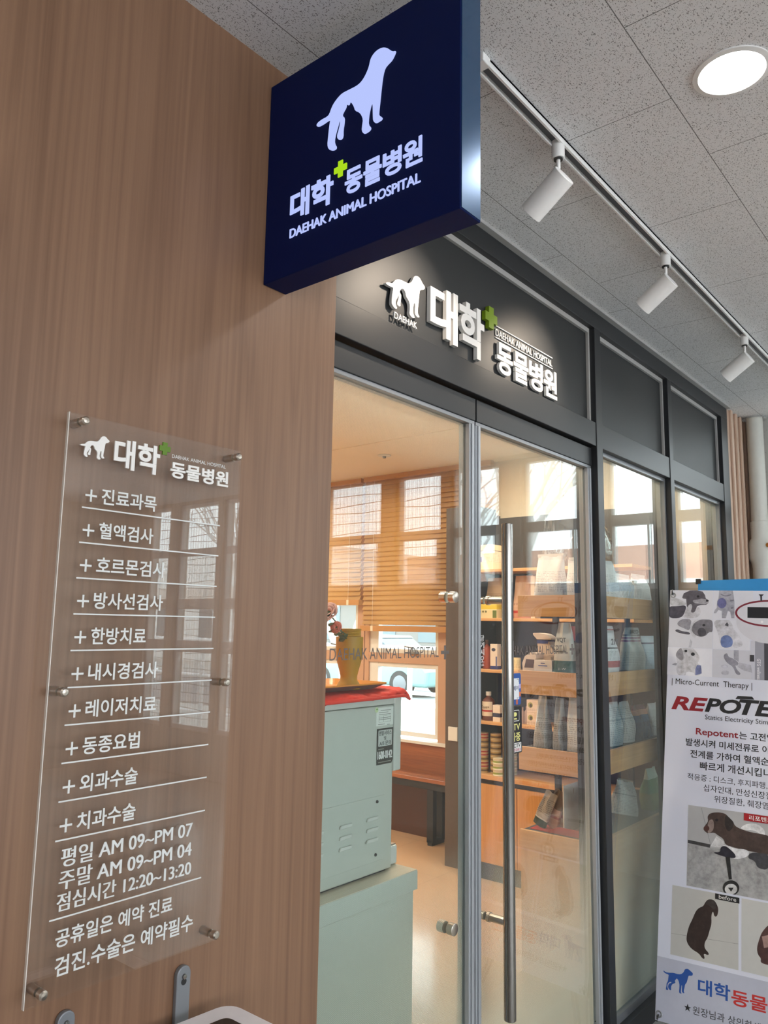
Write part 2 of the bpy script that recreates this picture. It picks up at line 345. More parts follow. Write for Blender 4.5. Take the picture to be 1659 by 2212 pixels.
m_floor2 = tiles('shop_floor_tiles', '#cfa580', '#d9b18c', 0.6, 0.16)
m_plaster = M('#cfcdc8', 0.8)

CE = 2.853
# ================================================================== STRUCTURE
struct(box('floor', m_floor, (-5, -5.75, -0.1), (5.2, 1.30, 0)))
struct(box('ceiling', m_ceil, (-5, -5.75, CE), (5.25, 1.36, CE + 0.1)))
struct(box('wall_left', m_wall, (-5, 1.28, 0), (1.342, 1.302, CE)), 'brown wood-grain laminate wall carrying the clear acrylic board', 'wall')
struct(MB().box(-5.15, -5.6, 0, -5, 1.30, CE).build('wall_behind', m_plaster))
mb = MB(); mb.box(-5.15, -5.75, 0, 5.2, -5.6, 0.9); mb.box(-5.15, -5.75, 2.6, 5.2, -5.6, CE); mb.box(3.7, -5.75, 0.9, 5.2, -5.6, 2.6)
for k in range(6): x = -5.15 + k * 1.74; mb.box(x, -5.75, 0.9, x + 0.36, -5.6, 2.6)
struct(mb.build('wall_right', m_plaster))
# wood strip between the storefront and the hall end
mb = MB(); mb.box(4.69, 1.30, 0, 5.1, 1.36, CE)
for x in (4.765, 4.86, 4.955, 5.05): mb.box(x, 1.285, 0, x + 0.03, 1.30, CE)
struct(mb.build('wall_side', m_wall2, None, 0.004), 'pale slatted wood strip behind the standing pipe', 'wall')
# hall end wall with a row of windows
def end_wall():
    t = NT('stippled_render'); v = t.coord('Object', (60, 60, 60)); n = t.noise(v, 1.4, 3, 0.6)
    sp = t.math('GREATER_THAN', n, 0.62)
    col = t.mix(t.math('MULTIPLY', sp, 0.5), lin('#bdbab5'), lin('#8a8783')); t.pbr(col, 0.9, bump=n, bstr=0.3); return t.m
m_end = end_wall()
WIN = [(0.90, 1.085, 1.82), (0.44, 0.775, 1.82), (-0.229, 0.226, 1.82), (-0.88, -0.42, 1.86), (-1.45, -0.97, 1.86), (-2.30, -1.60, 1.86), (-3.05, -2.45, 1.86), (-3.89, -3.30, 0.45), (-4.66, -3.97, 0.45), (-5.20, -4.80, 0.45)]
mb = MB(); ys = [1.36]
for y0, y1, z0 in WIN: mb.box(5.1, y1, 0, 5.25, ys[-1], CE); ys.append(y0); mb.box(5.1, y0, 0, 5.25, y1, z0); mb.box(5.1, y0, 2.82, 5.25, y1, CE)
mb.box(5.1, -5.75, 0, 5.25, ys[-1], CE)
struct(mb.build('wall_end', m_end), 'grey stippled end wall of the hall beyond the pipe', 'wall')
for i, (y0, y1, z0) in enumerate(WIN):
    wdw = struct(empty('window_%d' % (i + 5), (5.17, (y0 + y1) / 2, z0)))
    f = MB()
    for z in ((2.26, 2.335), (1.69, 1.80) if y0 < -3.1 else (1.0, 1.06), (1.24, 1.36) if y0 < -3.1 else (0.58, 0.62)):
        if z[0] < z0: continue
        f.box(5.144, y0 + 0.001, z[0], 5.196, y1 - 0.001, z[1])
    f.box(5.14, y0, z0, 5.20, y0 + 0.03, 2.82); f.box(5.14, y1 - 0.03, z0, 5.20, y1, 2.82); f.box(5.142, y0 + 0.0015, 2.79, 5.198, y1 - 0.0015, 2.8195); f.box(5.142, y0 + 0.0015, z0 + 0.0005, 5.198, y1 - 0.0015, z0 + 0.04)
    if y1 - y0 > 0.3: f.box(5.15, y1 - 0.075, z0, 5.19, y1 - 0.06, 2.26)
    f.build('window_frame', m_white, wdw)
    box('pane', m_pane, (5.168, y0 + 0.03, z0 + 0.04), (5.174, y1 - 0.03, 2.79), wdw)
    if y1 < -0.9:                                                # wire lattice hung outside the far windows
        g_ = MB(); k = 0
        while z0 + 0.1 + k * 0.085 < 2.8: zz = z0 + 0.1 + k * 0.085; g_.tube([(5.26, y0, zz + 0.02 * math.sin(k * 2.1)), (5.262, (y0 + y1) / 2, zz), (5.26, y1, zz + 0.02 * math.cos(k * 1.7))], 0.0032, 5); k += 1
        for k in range(int((y1 - y0) / 0.045)): yy = y0 + 0.02 + k * 0.045 + 0.006 * math.sin(k * 3.3); g_.tube([(5.268, yy, z0), (5.268, yy, 2.82)], 0.0024, 5)
        g_.build('wire_screen', m_alu2, wdw)
# light metal angle along the top of the storefront
struct(MB().box(1.342, 1.268, CE - 0.012, 4.69, 1.292, CE).build('trim_1', m_trim))

# ---- storefront frame: posts, head, bars, dark upper panels
YF, YP, YG = 1.29, 1.325, 1.33
def frame_piece(n, a, b, mat=m_frame, bev=0.002): return struct(box('trim_%d' % n, mat, a, b, None, bev))
frame_piece(2, (1.30, YF, 2.771), (4.69, 1.40, 2.8415))                         # head
for i, (x0, x1) in enumerate(((2.884, 2.940), (3.712, 3.762), (4.571, 4.688))):
    frame_piece(3 + i, (x0, YF, 0), (x1, 1.40, 2.771))
frame_piece(6, (1.30, YF + 0.003, 2.275), (2.884, 1.40, 2.372))                  # bar over the doors
frame_piece(7, (2.940, YF + 0.003, 2.275), (3.712, 1.40, 2.376)); frame_piece(8, (3.762, YF + 0.003, 2.275), (4.571, 1.40, 2.376))
frame_piece(9, (2.940, YF + 0.004, 0), (3.712, 1.40, 0.085)); frame_piece(10, (3.762, YF + 0.004, 0), (4.571, 1.40, 0.085))
for i, (x0, x1) in enumerate(((1.30, 2.884), (2.940, 3.712), (3.762, 4.571))):
    struct(box('wall_panel' if i == 0 else 'wall_panel', m_panel, (x0, YP, 2.37), (x1, YP + 0.02, 2.775)), ('dark grey fascia panel carrying the raised shop sign', 'dark grey panel above the first shop window', 'dark grey panel above the window nearest the pipe')[i], 'panel')
    t_ = MB(); t_.box(x0, YP - 0.012, 2.752, x1, YP - 0.001, 2.771); t_.box(x1 - 0.012, YP - 0.012, 2.376, x1, YP - 0.001, 2.752)
    struct(t_.build('trim_%d' % (11 + i), m_trim))
m_film = film('dot_screen', '#dedcd0', 0.30, 0.93, 2.00, 2.22, 1.0)
# ---- window panes of the storefront
for i, (x0, x1) in enumerate(((2.940, 3.712), (3.762, 4.571))):
    wdw = struct(empty('window_%d' % (i + 1), ((x0 + x1) / 2, YG, 0.1)), ('tall shop window between the doors and the second dark post', 'tall shop window nearest the standing pipe')[i], 'window')
    f = MB(); f.box(x0, YG - 0.012, 2.258, x1, YG + 0.03, 2.275); f.box(x0, YG - 0.012, 0.085, x1, YG + 0.03, 0.115); f.box(x1 - 0.014, YG - 0.012, 0.115, x1, YG + 0.03, 2.258); f.box(x0, YG - 0.012, 0.115, x0 + 0.010, YG + 0.03, 2.258)
    f.build('window_frame', m_alu2, wdw)
    box('pane', m_pane, (x0 + 0.010, YG, 0.115), (x1 - 0.014, YG + 0.008, 2.258), wdw)
    MB().box(x0 + 0.010, YG + 0.0088, 0.115, x1 - 0.014, YG + 0.0092, 2.258).build('dot_film', m_film, wdw)

# ---- the two glass doors
m_vinyl = NT('frosted_vinyl'); _tr = m_vinyl.n('BsdfTransparent'); _df = m_vinyl.n('BsdfDiffuse'); _df.inputs[0].default_value = (*lin('#77706c'), 1)
_mx = m_vinyl.n('MixShader'); _mx.inputs[0].default_value = 0.85; m_vinyl.l(_tr.outputs[0], _mx.inputs[1]); m_vinyl.l(_df.outputs[0], _mx.inputs[2]); m_vinyl.l(_mx.outputs[0], m_vinyl.out.inputs[0]); m_vinyl = m_vinyl.m
def door(n, x0, x1, label):
    d = struct(empty('door_%d' % n, ((x0 + x1) / 2, YG, 0)), label, 'door')
    box('top_rail', m_frame, (x0, YG - 0.018, 2.196), (x1, YG + 0.03, 2.268), d, 0.002)
    box('bottom_rail', m_frame, (x0, YG - 0.018, 0.01), (x1, YG + 0.03, 0.10), d, 0.002)
    b = MB(); b.box(x0, YG - 0.014, 2.184, x1, YG + 0.026, 2.196); b.build('glazing_bead', m_alu2, d, 0.001)
    for a, b_ in ((x0, x0 + 0.030), (x1 - 0.030, x1)):
        s = MB(); s.box(a, YG - 0.014, 0.10, b_, YG + 0.026, 2.184); s.box(a + 0.009, YG - 0.019, 0.10, b_ - 0.009, YG - 0.014, 2.184)
        s.build('stile', m_alu, d, 0.0015)
    box('pane', m_pane, (x0 + 0.030, YG, 0.10), (x1 - 0.030, YG + 0.008, 2.184), d)
    MB().box(x0 + 0.030, YG + 0.0088, 0.10, x1 - 0.030, YG + 0.0092, 2.184).build('dot_film', m_film, d)
    return d
d1 = door(1, 1.19, 2.030, 'left glass door leaf beside the wood wall'); d2 = door(2, 2.036, 2.880, 'right glass door leaf with the long chrome pull bar')
text('DAEHAK ANIMAL HOSPITAL', m_vinyl, WALL(YG - 0.0005), 1.405, 1.463, 1.861, 1.493, d1, 0.0003)
shape('cross_mark', cross(1.893, 1.476, 0.040, 0.24), m_vinyl, WALL(YG - 0.0005), d1, 0, 0.0003)
text('DAEHAK ANIMAL HOSPITAL', m_vinyl, WALL(YG - 0.0005), 2.205, 1.460, 2.676, 1.491, d2, 0.0003)
shape('cross_mark', cross(2.712, 1.475, 0.040, 0.24), m_vinyl, WALL(YG - 0.0005), d2, 0, 0.0003)
for i, ch in enumerate('당기시오'):
    text(ch, m_white, WALL(YG - 0.0005), 2.083, 1.507 - i * 0.0215, 2.104, 1.526 - i * 0.0215, d2, 0.0003, fat=0.0005)
text('PULL', m_white, WALL(YG - 0.0005), 2.082, 1.431, 2.105, 1.438, d2, 0.0003)
shape('etched_mark', [(2.838, 0.152), (2.848, 0.152), (2.848, 0.156), (2.838, 0.156)], m_dark, WALL(YG - 0.0005), d2, 0, 0.0003)
for z in (1.637, 0.716):                                     # through bolts where a pull once sat
    k = MB()
    kf = frame((1.918, YG - 0.001, z), (1, 0, 0), (0, 0, 1))
    k.lathe([(0.015, 0), (0.0165, 0.001), (0.0165, 0.020), (0.015, 0.021)], n=24, m=kf); k.lathe([(0.011, -0.002), (0.011, 0)], n=24, m=kf); k.lathe([(0.0165, -0.032), (0.0165, -0.012)], n=24, m=kf)
    k.build('glass_knob', m_brush, d1, 0, True)
# pull bars outside and inside, one stand-off pair each
px_, po, pi = 2.122, 1.255, 1.374
h = MB(); h.tube([(px_, po, 0.43), (px_, po, 1.874)], 0.0178, 28); hb = h.build('pull_bar', m_chrome, d2, 0.002, True)
h = MB(); h.tube([(px_, pi, 0.43), (px_, pi, 1.874)], 0.0178, 28); h.build('pull_bar', m_chrome, d2, 0.002, True)
for z in (1.634, 0.694):
    s = MB(); s.tube([(px_, po, z), (px_, YG - 0.002, z)], 0.0115, 20); s.tube([(px_, YG + 0.010, z), (px_, pi, z)], 0.0115, 20)
    s.tube([(px_, YG - 0.010, z), (px_, YG - 0.001, z)], 0.0145, 20); s.build('standoff', m_brush, d2, 0, True)

# ================================================================== SHOP INTERIOR SHELL
CI = 2.785
struct(box('floor_shop', m_floor2, (0.4, 1.302, -0.1), (5.0, 6.0, 0)))
struct(box('ceiling_shop', m_cream, (0.4, 1.345, CI), (5.05, 6.0, CI + 0.06)))
struct(box('trim_14', m_cream, (3.95, 1.5, CI - 0.006), (3.985, 6.0, CI)))
struct(box('wall_shop_left', m_cream, (0.3, 1.302, 0), (0.4, 6.1, CI))); struct(box('wall_shop_back', m_cream, (0.3, 6.0, 0), (5.1, 6.1, CI)))
XW = 4.97
mb = MB(); mb.box(XW, 1.36, 0, 5.10, 3.46, CI); mb.box(XW, 3.46, 0, 5.10, 5.30, 0.68); mb.box(XW, 5.30, 0, 5.10, 6.0, CI); mb.box(XW, 3.46, 2.72, 5.10, 5.30, CI)
struct(mb.build('wall_shop_right', m_cream))
for i, (y0, y1) in enumerate(((3.47, 4.29), (4.30, 5.29))):
    wdw = struct(empty('window_%d' % (3 + i), (XW, (y0 + y1) / 2, 0.68)), ('shop window behind the lowered wooden blind and bench', 'shop window behind the vase, its blind half raised')[i], 'window')
    f = MB()
    for a, b_ in ((y0, y0 + 0.075), (y1 - 0.045, y1)): f.box(XW - 0.015, a, 0.68, XW + 0.05, b_, 2.72)
    f.box(XW - 0.012, y0 + 0.002, 1.257, XW + 0.045, y1 - 0.002, 1.333); f.box(XW - 0.012, y0 + 0.002, 2.66, XW + 0.045, y1 - 0.002, 2.718)
    f.build('outer_frame', m_tan, wdw, 0.002)
    s = MB()
    for z0, z1 in ((0.70, 1.257), (1.333, 2.66)):
        s.box(XW + 0.0, y1 - 0.045 - 0.09, z0, XW + 0.05, y1 - 0.045, z1); s.box(XW + 0.0, y0 + 0.075, z0, XW + 0.05, y0 + 0.11, z1)
        s.box(XW + 0.002, y0 + 0.077, z0 + 0.001, XW + 0.048, y1 - 0.047, z0 + 0.035); s.box(XW + 0.002, y0 + 0.077, z1 - 0.035, XW + 0.048, y1 - 0.047, z1 - 0.001)
    s.build('sash', m_white, wdw, 0.002)
    box('pane', m_pane, (XW + 0.03, y0 + 0.10, 0.72), (XW + 0.036, y1 - 0.12, 2.64), wdw)
    h = MB(); h.box(XW - 0.04, 3.74 + i * 0.8, 1.336, XW + 0.0, 3.82 + i * 0.8, 1.352); h.tube([(XW - 0.03, 3.78 + i * 0.8, 1.352), (XW - 0.03, 3.78 + i * 0.8, 1.382), (XW - 0.03, 3.86 + i * 0.8, 1.392)], 0.008, 8); h.build('window_handle', m_alu2, wdw)
struct(box('trim_15', m_white, (XW - 0.06, 3.40, 0.662), (XW, 5.30, 0.682)))
struct(box('baseboard_right', M('#54311f', 0.45), (XW - 0.07, 3.12, 0), (XW - 0.001, 5.6, 0.44)), 'dark wood boarding below the bench', 'panel')
struct(box('trim_16', m_bench, (XW - 0.035, 3.12, 0.44), (XW - 0.001, 5.6, 0.662)))

# ================================================================== HALL THINGS
# ---- blade sign on the wood wall
m_navy = NT('navy_enamel'); m_navy.pbr('#04164a', 0.6, spec=0.15, coat=0.0); m_navy = m_navy.m
m_navyg = NT('navy_gloss_edge'); m_navyg.pbr('#1d4f78', 0.24, metal=0.5, spec=0.6, coat=0.5); m_navyg = m_navyg.m
m_lit = emis('lit_acrylic_white', (0.46, 0.54, 0.95), 0.70); m_litg = emis('lit_acrylic_green', (0.55, 0.95, 0.02), 0.5)
sg = thing('blade_sign', 'navy lit box sign with white dog sticking out of the wood wall', 'sign', (1.137, 1.28, 2.55))
box('housing', m_navy, (1.103, 0.746, 2.306), (1.172, 1.2795, 2.795), sg, 0.002)
MB().box(1.106, 0.7445, 2.309, 1.169, 0.7462, 2.792).build('edge_band', m_navyg, sg)
SF = frame((1.103, 0, 0), (0, -1, 0), (0, 0, 1))                 # x of the frame is -Y
def U(y): return -y
shape('dog_emblem', fit(chaikin(SDOG, 1), U(1.1235), 2.549, U(0.902), 2.7262), m_lit, SF, sg, 0.0, 0.002)
for ch, l, r in (('대', 1.198, 1.139), ('학', 1.133, 1.068)):
    text(ch, m_lit, SF, U(l), 2.430, U(r), 2.497, sg, 0.002, bold=0.03, name='letter')
for i, ch in enumerate('동물병원'):
    l = 1.034 - i * 0.0512; text(ch, m_lit, SF, U(l), 2.432, U(l - 0.0475), 2.487, sg, 0.002, bold=0.025, name='letter')
shape('cross_mark', cross(U(1.048), 2.499, 0.036), m_litg, SF, sg, 0.0, 0.0022)
text('DAEHAK ANIMAL HOSPITAL', m_lit, SF, U(1.196), 2.390, U(0.837), 2.411, sg, 0.002, fat=0.0007)

# ---- raised sign on the fascia
m_face = NT('white_letter'); m_face.pbr('#e9e6e2', 0.45); m_face = m_face.m
m_green = M('#6f8a12', 0.5); m_greend = M('#5a7d17', 0.5)
fs = thing('shop_sign', 'raised white dog and letters with green cross on dark fascia', 'sign', (2.08, 1.325, 2.5))
FW = WALL(1.3245)
shape('dog_emblem', fit(chaikin(ADOG, 1), 1.567, 2.428, 1.751, 2.562), m_face, FW, fs, 0.006, 0.010)
text('DAEHAK', m_face, FW, 1.612, 2.402, 1.717, 2.421, fs, 0.006, 0.008)
for ch, l, r, b, t in (('대', 1.778, 1.922, 2.408, 2.575), ('학', 1.932, 2.075, 2.400, 2.572)):
    text(ch, m_face, FW, l, b, r, t, fs, 0.014, 0.003, bold=0.028, name='letter')
for i, ch in enumerate('동물병원'):
    l = 2.162 + i * 0.1085; text(ch, m_face, FW, l, 2.395, l + 0.101, 2.502, fs, 0.010, 0.003, bold=0.028, name='letter')
shape('cross_mark', cross(2.119, 2.567, 0.074, 0.40), m_green, FW, fs, 0.003, 0.014)
text('DAEHAK ANIMAL HOSPITAL', m_face, FW, 2.168, 2.5245, 2.571, 2.5485, fs, 0.003, 0.001)
for z in (2.5575, 2.516): shape('rule_line', [(2.168, z), (2.574, z), (2.574, z + 0.003), (2.168, z + 0.003)], m_face, FW, fs, 0.001, 0.003)

# ---- clear acrylic board with the treatment list
ab = thing('acrylic_board', 'clear acrylic board with white treatment list on the wood wall', 'sign', (0.846, 1.28, 1.43))
YA = 1.248
box('sheet', m_acr, (0.656, YA, 0.953), (1.036, YA + 0.006, 1.905), ab)
m_edge = NT('polished_edge'); m_edge.pbr('#d9d3ca', 0.25, emit=None); m_edge = m_edge.m
MB().box(0.6545, YA, 0.953, 0.656, YA + 0.006, 1.905).build('polished_edge', m_edge, ab)
for x, z in ((0.680, 1.893), (1.021, 1.890), (0.678, 1.433), (1.016, 1.434), (0.680, 0.970), (1.017, 0.966)):
    k = MB(); k.lathe([(0.0, 0.014), (0.005, 0.0135), (0.0075, 0.011), (0.0075, -0.0)], n=20, m=frame((x, YA, z), (1, 0, 0), (0, 0, 1)))
    k.lathe([(0.0075, -0.0315), (0.0075, -0.006)], n=20, m=frame((x, YA, z), (1, 0, 0), (0, 0, 1)))
    k.build('standoff', m_brush, ab, 0, True)
AW = WALL(YA - 0.0002)
m_vin = M('#d9dad8', 0.5)
shape('dog_emblem', fit(chaikin(ADOG, 1), 0.676, 1.831, 0.732, 1.874), m_face, AW, ab, 0, 0.003)
text('대학', m_face, AW, 0.743, 1.822, 0.838, 1.877, ab, 0.003, bold=0.028)
shape('cross_mark', cross(0.848, 1.8755, 0.024, 0.42), m_greend, AW, ab, 0, 0.003)
text('DAEHAK ANIMAL HOSPITAL', m_vin, AW, 0.866, 1.8615, 0.996, 1.8685, ab, 0.0004)
text('동물병원', m_face, AW, 0.863, 1.823, 1.002, 1.8545, ab, 0.003, bold=0.028)
ROWS = [('진료과목', 0.838), ('혈액검사', 0.835), ('호르몬검사', 0.866), ('방사선검사', 0.864), ('한방치료', 0.832), ('내시경검사', 0.862), ('레이저치료', 0.862), ('동종요법', 0.832), ('외과수술', 0.832), ('치과수술', 0.832)]
for i, (tx, r) in enumerate(ROWS):
    z = 1.7435 - i * (1.7435 - 1.196) / 9
    MB().box(0.690 - i * 0.0004, YA - 0.0008, z - 0.0012, 0.988 - i * 0.0004, YA - 0.0002, z + 0.0012).build('rule_line', m_vin, ab)
    text(tx, m_vin, AW, 0.7255 - i * 0.0004, z + 0.0095, r, z + 0.0385, ab, 0.0006, bold=0.015)
    shape('plus_mark', cross(0.7055 - i * 0.0003, z + 0.022, 0.0215, 0.16), m_vin, AW, ab, 0, 0.0006)
text('평일 AM 09~PM 07', m_vin, AW, 0.699, 1.153, 0.957, 1.183, ab, 0.0006, fat=0.0006)
text('주말 AM 09~PM 04', m_vin, AW, 0.698, 1.118, 0.957, 1.148, ab, 0.0006, fat=0.0006)
text('점심시간 12:20~13:20', m_vin, AW, 0.697, 1.085, 0.958, 1.113, ab, 0.0006, fat=0.0006)
MB().box(0.686, YA - 0.0008, 1.0738, 0.983, YA - 0.0002, 1.0762).build('rule_line', m_vin, ab)
text('공휴일은 예약 진료', m_vin, AW, 0.699, 1.030, 0.921, 1.058, ab, 0.0006, bold=0.015)
text('검진.수술은 예약필수', m_vin, AW, 0.701, 0.986, 0.969, 1.016, ab, 0.0006, bold=0.015)

# ---- white tablet terminal hung on two grey hooks below the board
td = thing('tablet_terminal', 'white rounded tablet terminal with black screen under the acrylic board', 'device', (0.93, 1.25, 0.84))
TF = frame((0.92, 1.238, 0.842), (1, -0.03, -0.03), (0.0, 1, 0.0))
MB().prism(rrect(-0.33, -0.36, 0.135, 0.0, 0.032), -0.022, 0.0, TF).build('body', M('#f4f1f4', 0.4), td, 0.003)
MB().prism(rrect(-0.285, -0.315, 0.092, -0.045, 0.014), 0.0002, 0.0012, TF).build('screen', M('#060607', 0.08, 0, 0.6), td)
for x in (0.972, 0.741):
    k = MB(); pts = [(x - 0.0155, 0.80), (x + 0.0155, 0.80), (x + 0.0155, 0.902)] + [(x + 0.0155 * math.cos(a), 0.902 + 0.0155 * math.sin(a)) for a in [math.pi * q / 10 for q in range(1, 10)]] + [(x - 0.0155, 0.902)]
    k.prism(pts, 0, 0.010, WALL(1.2795))
    hk = k.build('hook_plate', M('#7f8287', 0.4, 0.2), td, 0.002)
    k = MB(); k.lathe([(0.0048, 0), (0.0042, 0.003), (0.0, 0.0035)], n=16, m=frame((x, 1.2695, 0.899), (1, 0, 0), (0, 0, 1)))
    k.build('screw', m_chrome, hk, 0, True)
    sl = MB(); sl.prism(ell(x, 0.890, 0.0058, 0.0058), 0, 0.0006, WALL(1.2695)); sl.build('keyhole', m_dark, hk)

# ---- ceiling: track with spots, round lamp
tr = thing('light_track', 'long white lighting track across the stippled ceiling', 'track', (2.6, 0.885, CE))
t_ = MB(); t_.box(1.40, 0.868, CE - 0.020, 5.05, 0.8735, CE); t_.box(1.40, 0.8965, CE - 0.020, 5.05, 0.902, CE); t_.box(1.40, 0.868, CE - 0.006, 5.05, 0.902, CE)
t_.build('channel', m_white, tr)
box('conductor_slot', M('#55575a', 0.6), (1.405, 0.8736, CE - 0.0075), (5.05, 0.8964, CE - 0.0061), tr)
box('end_cap', m_white, (1.372, 0.866, CE - 0.022), (1.404, 0.904, CE), tr, 0.002)
m_spotlit = emis('warm_lamp_face', (1.0, 0.82, 0.6), 20.0); m_spoff = M('#b9b5ae', 0.3, 0.3)
spot_lab = ['white track spot nearest the navy sign, lighting the raised dog', 'middle white track spot, above the first dark post', 'white track spot farthest along, above the second dark post']
for i, (x, tgt) in enumerate(((1.775, (1.69, 1.32, 2.43)), (2.572, (2.44, 1.32, 2.44)), (3.534, (3.38, 1.32, 2.44)))):
    y = 0.885
    t = thing('track_spot', spot_lab[i], 'spotlight', (x, y, CE - 0.02), 'white track spots')
    a = MB(); a.tube([(x, y, CE - 0.004), (x, y, CE - 0.056)], 0.0175, 20); a.build('adapter', m_white, t, 0.002, True)
    a = MB(); a.tube([(x, y, CE - 0.056), (x, y, CE - 0.060)], 0.012, 16); a.build('collar', m_dark, t, 0, True)
    a = MB(); a.tube([(x, y, CE - 0.056), (x, y, CE - 0.105)], 0.0055, 12); a.build('stem', m_white, t, 0, True)
    dr = Vector((0.08, 0.84, -0.54)).normalized()
    p0 = Vector((x, y, CE - 0.122)) - dr * 0.022; p1 = p0 + dr * 0.128
    F = frame(p0, dr.cross(Vector((0, 0, 1))), dr.cross(dr.cross(Vector((0, 0, 1)))) * -1)
    if (F.to_3x3() @ Vector((0, 0, 1))).dot(dr) < 0: F = frame(p0, dr.cross(Vector((0, 0, 1))) * -1, dr.cross(dr.cross(Vector((0, 0, 1)))) * -1)
    a = MB(); a.lathe([(0.0, 0.0), (0.0315, 0.0), (0.033, 0.0015), (0.033, 0.128), (0.029, 0.128), (0.026, 0.112), (0.0, 0.112)], n=36, m=F, caps=False)
    a.build('lamp_head', m_white, t, 0, True)
    a = MB(); a.lathe([(0.0, 0.1125), (0.0255, 0.1125)], n=28, m=F, caps=False); a.build('lamp_face', m_spotlit if i < 2 else m_spoff, t)
    if i < 2:
        L = bpy.data.lights.new('spot_light', 'SPOT'); L.energy = SPOT_W; L.color = (1.0, 0.83, 0.66); L.spot_size = math.radians(78); L.spot_blend = 1.0; L.shadow_soft_size = 0.018
        lo = bpy.data.objects.new('spot_light', L); COL.objects.link(lo); lo.location = p0 + dr * 0.131
        lo.rotation_euler = (Vector(tgt) - lo.location).to_track_quat('-Z', 'Y').to_euler()
m_lamp = emis('lamp_diffuser', (1.0, 0.985, 0.96), HALL_LAMP)
def downlight(x, y, label):
    t = thing('ceiling_lamp', label, 'ceiling lamp', (x, y, CE), 'round ceiling lamps in the hall')
    a = MB(); a.lathe([(0.086, -0.0005), (0.086, -0.004), (0.074, -0.006), (0.070, -0.003), (0.070, -0.0005)], (x, y, CE), 40, caps=False); a.build('trim_ring', m_white, t, 0, True)
    a = MB(); a.lathe([(0.0, -0.0035), (0.070, -0.0035)], (x, y, CE), 40, caps=False); a.build('diffuser', m_lamp, t)
downlight(1.79, 0.445, 'bright round recessed lamp in the stippled ceiling')
for x in (-3.0, -0.6, 1.79, 4.19):  # unseen grid of lamps, added to fill the hall with light
    for y in (0.445, -2.0, -4.4):
        if (x, y) in ((1.79, 0.445), (4.19, -4.4)): continue
        downlight(x, y + (-0.25 if (x, y) == (4.19, 0.445) else 0), 'one of the round recessed lamps added out of view in the hall ceiling')
downlight(3.10, 0.10, 'one of the round recessed lamps added out of view in the hall ceiling')

# ---- standing pipe
m_pipe = M('#d3d3cb', 0.4)
pp = thing('standing_pipe', 'cream drain pipe with a bulging joint in the hall corner', 'pipe', (5.03, 1.225, 0))
a = MB(); a.tube([(5.03, 1.225, 0), (5.03, 1.225, CE)], 0.046, 28); a.build('pipe', m_pipe, pp, 0, True)
a = MB(); a.lathe([(0.047, 1.84), (0.053, 1.85), (0.053, 1.93), (0.058, 1.96), (0.071, 1.985), (0.071, 2.07), (0.060, 2.095), (0.053, 2.105), (0.053, 2.205), (0.047, 2.21)], (5.03, 1.225, 0), 32); a.build('joint', m_pipe, pp, 0, True)
a = MB(); a.lathe([(0.070, CE - 0.012), (0.050, CE - 0.001)], (5.03, 1.225, 0), 28, caps=False); a.build('ceiling_collar', m_white, pp, 0, True)
a = MB(); a.tube([(4.985, 1.18, 2.06), (4.955, 1.145, 2.06)], 0.014, 14); a.build('cleaning_plug', M('#c8842c', 0.4, 0.5), pp, 0, True)

# ---- printed banner on a stand, and the blue one behind it
BO = Vector((3.06061, 1.1950, 0.13)); BR = Vector((0.15116, -0.98837, -0.01631)); BU = Vector((0.26266, 0.02426, 0.96458))
BF = frame(BO, BR, BU)
bn = thing('banner', 'white banner of pet photos and red and black lettering by the window', 'banner', tuple(BO))
m_ban = NT('banner_cloth'); m_ban.pbr('#d8dbea', 0.55, spec=0.3); m_ban = m_ban.m
MB().prism([(0, -0.004), (0.60, -0.004), (0.60, 1.656), (0, 1.656)], -0.0012, 0, BF).build('cloth', m_ban, bn)
MB().prism([(0, -0.003), (0.60, -0.003), (0.60, 0.207), (0, 0.207)], 0.0001, 0.0004, BF).build('footer_band', M('#b7bacb', 0.55), bn)
for u_, v_ in ((0.013, 1.632), (0.587, 1.632), (0.013, 0.017), (0.587, 0.017)):
    a = MB(); a.lathe([(0.0065, 0.0), (0.0105, 0.001), (0.0125, 0.0), ], n=20, m=BF @ Matrix.Translation((u_, v_, 0.0006)), caps=False); a.build('eyelet', m_alu2, bn, 0, True)
    a = MB(); a.tube([tuple(BF @ Vector(p)) for p in ((u_, v_, 0.004), (u_ - 0.004, v_ + (0.014 if v_ > 1 else -0.014), 0.006), (u_ - 0.006, v_ + (0.028 if v_ > 1 else -0.020), -0.006), (u_, v_ + (0.020 if v_ > 1 else -0.016), -0.02))], 0.0028, 8); a.build('hook', m_dark, bn, 0, True)
def H4(x, y):
    d = 3.8241e-05 * x + 3.0552e-05 * y + 1
    return ((0.000260821 * x + 9.30495e-06 * y - 0.0161589) / d, (6.53955e-05 * x - 0.000234804 * y + 1.6666) / d)
def H5(x, y):
    d = 4.14289e-05 * x + 3.30988e-05 * y + 1
    return ((0.000282563 * x + 1.00806e-05 * y + 0.0147006) / d, (7.08469e-05 * x - 0.000254378 * y + 0.766753) / d)
_pc = {}
def MP(c):
    if c not in _pc:
        t = NT('print_' + c.strip('#')); v = t.coord('Object'); n1 = t.noise(v, 55, 4, 0.65); n2 = t.noise(v, 17, 2)
        f = t.math('ADD', t.math('MULTIPLY', n1, 0.6), t.math('MULTIPLY', n2, 0.4)); a = lin(c)
        t.pbr(t.ramp(f, [(0.33, tuple(x * 0.62 for x in a)), (0.5, a), (0.68, tuple(min(1, x * 1.3 + 0.012) for x in a))]), 0.5); _pc[c] = t.m
    return _pc[c]
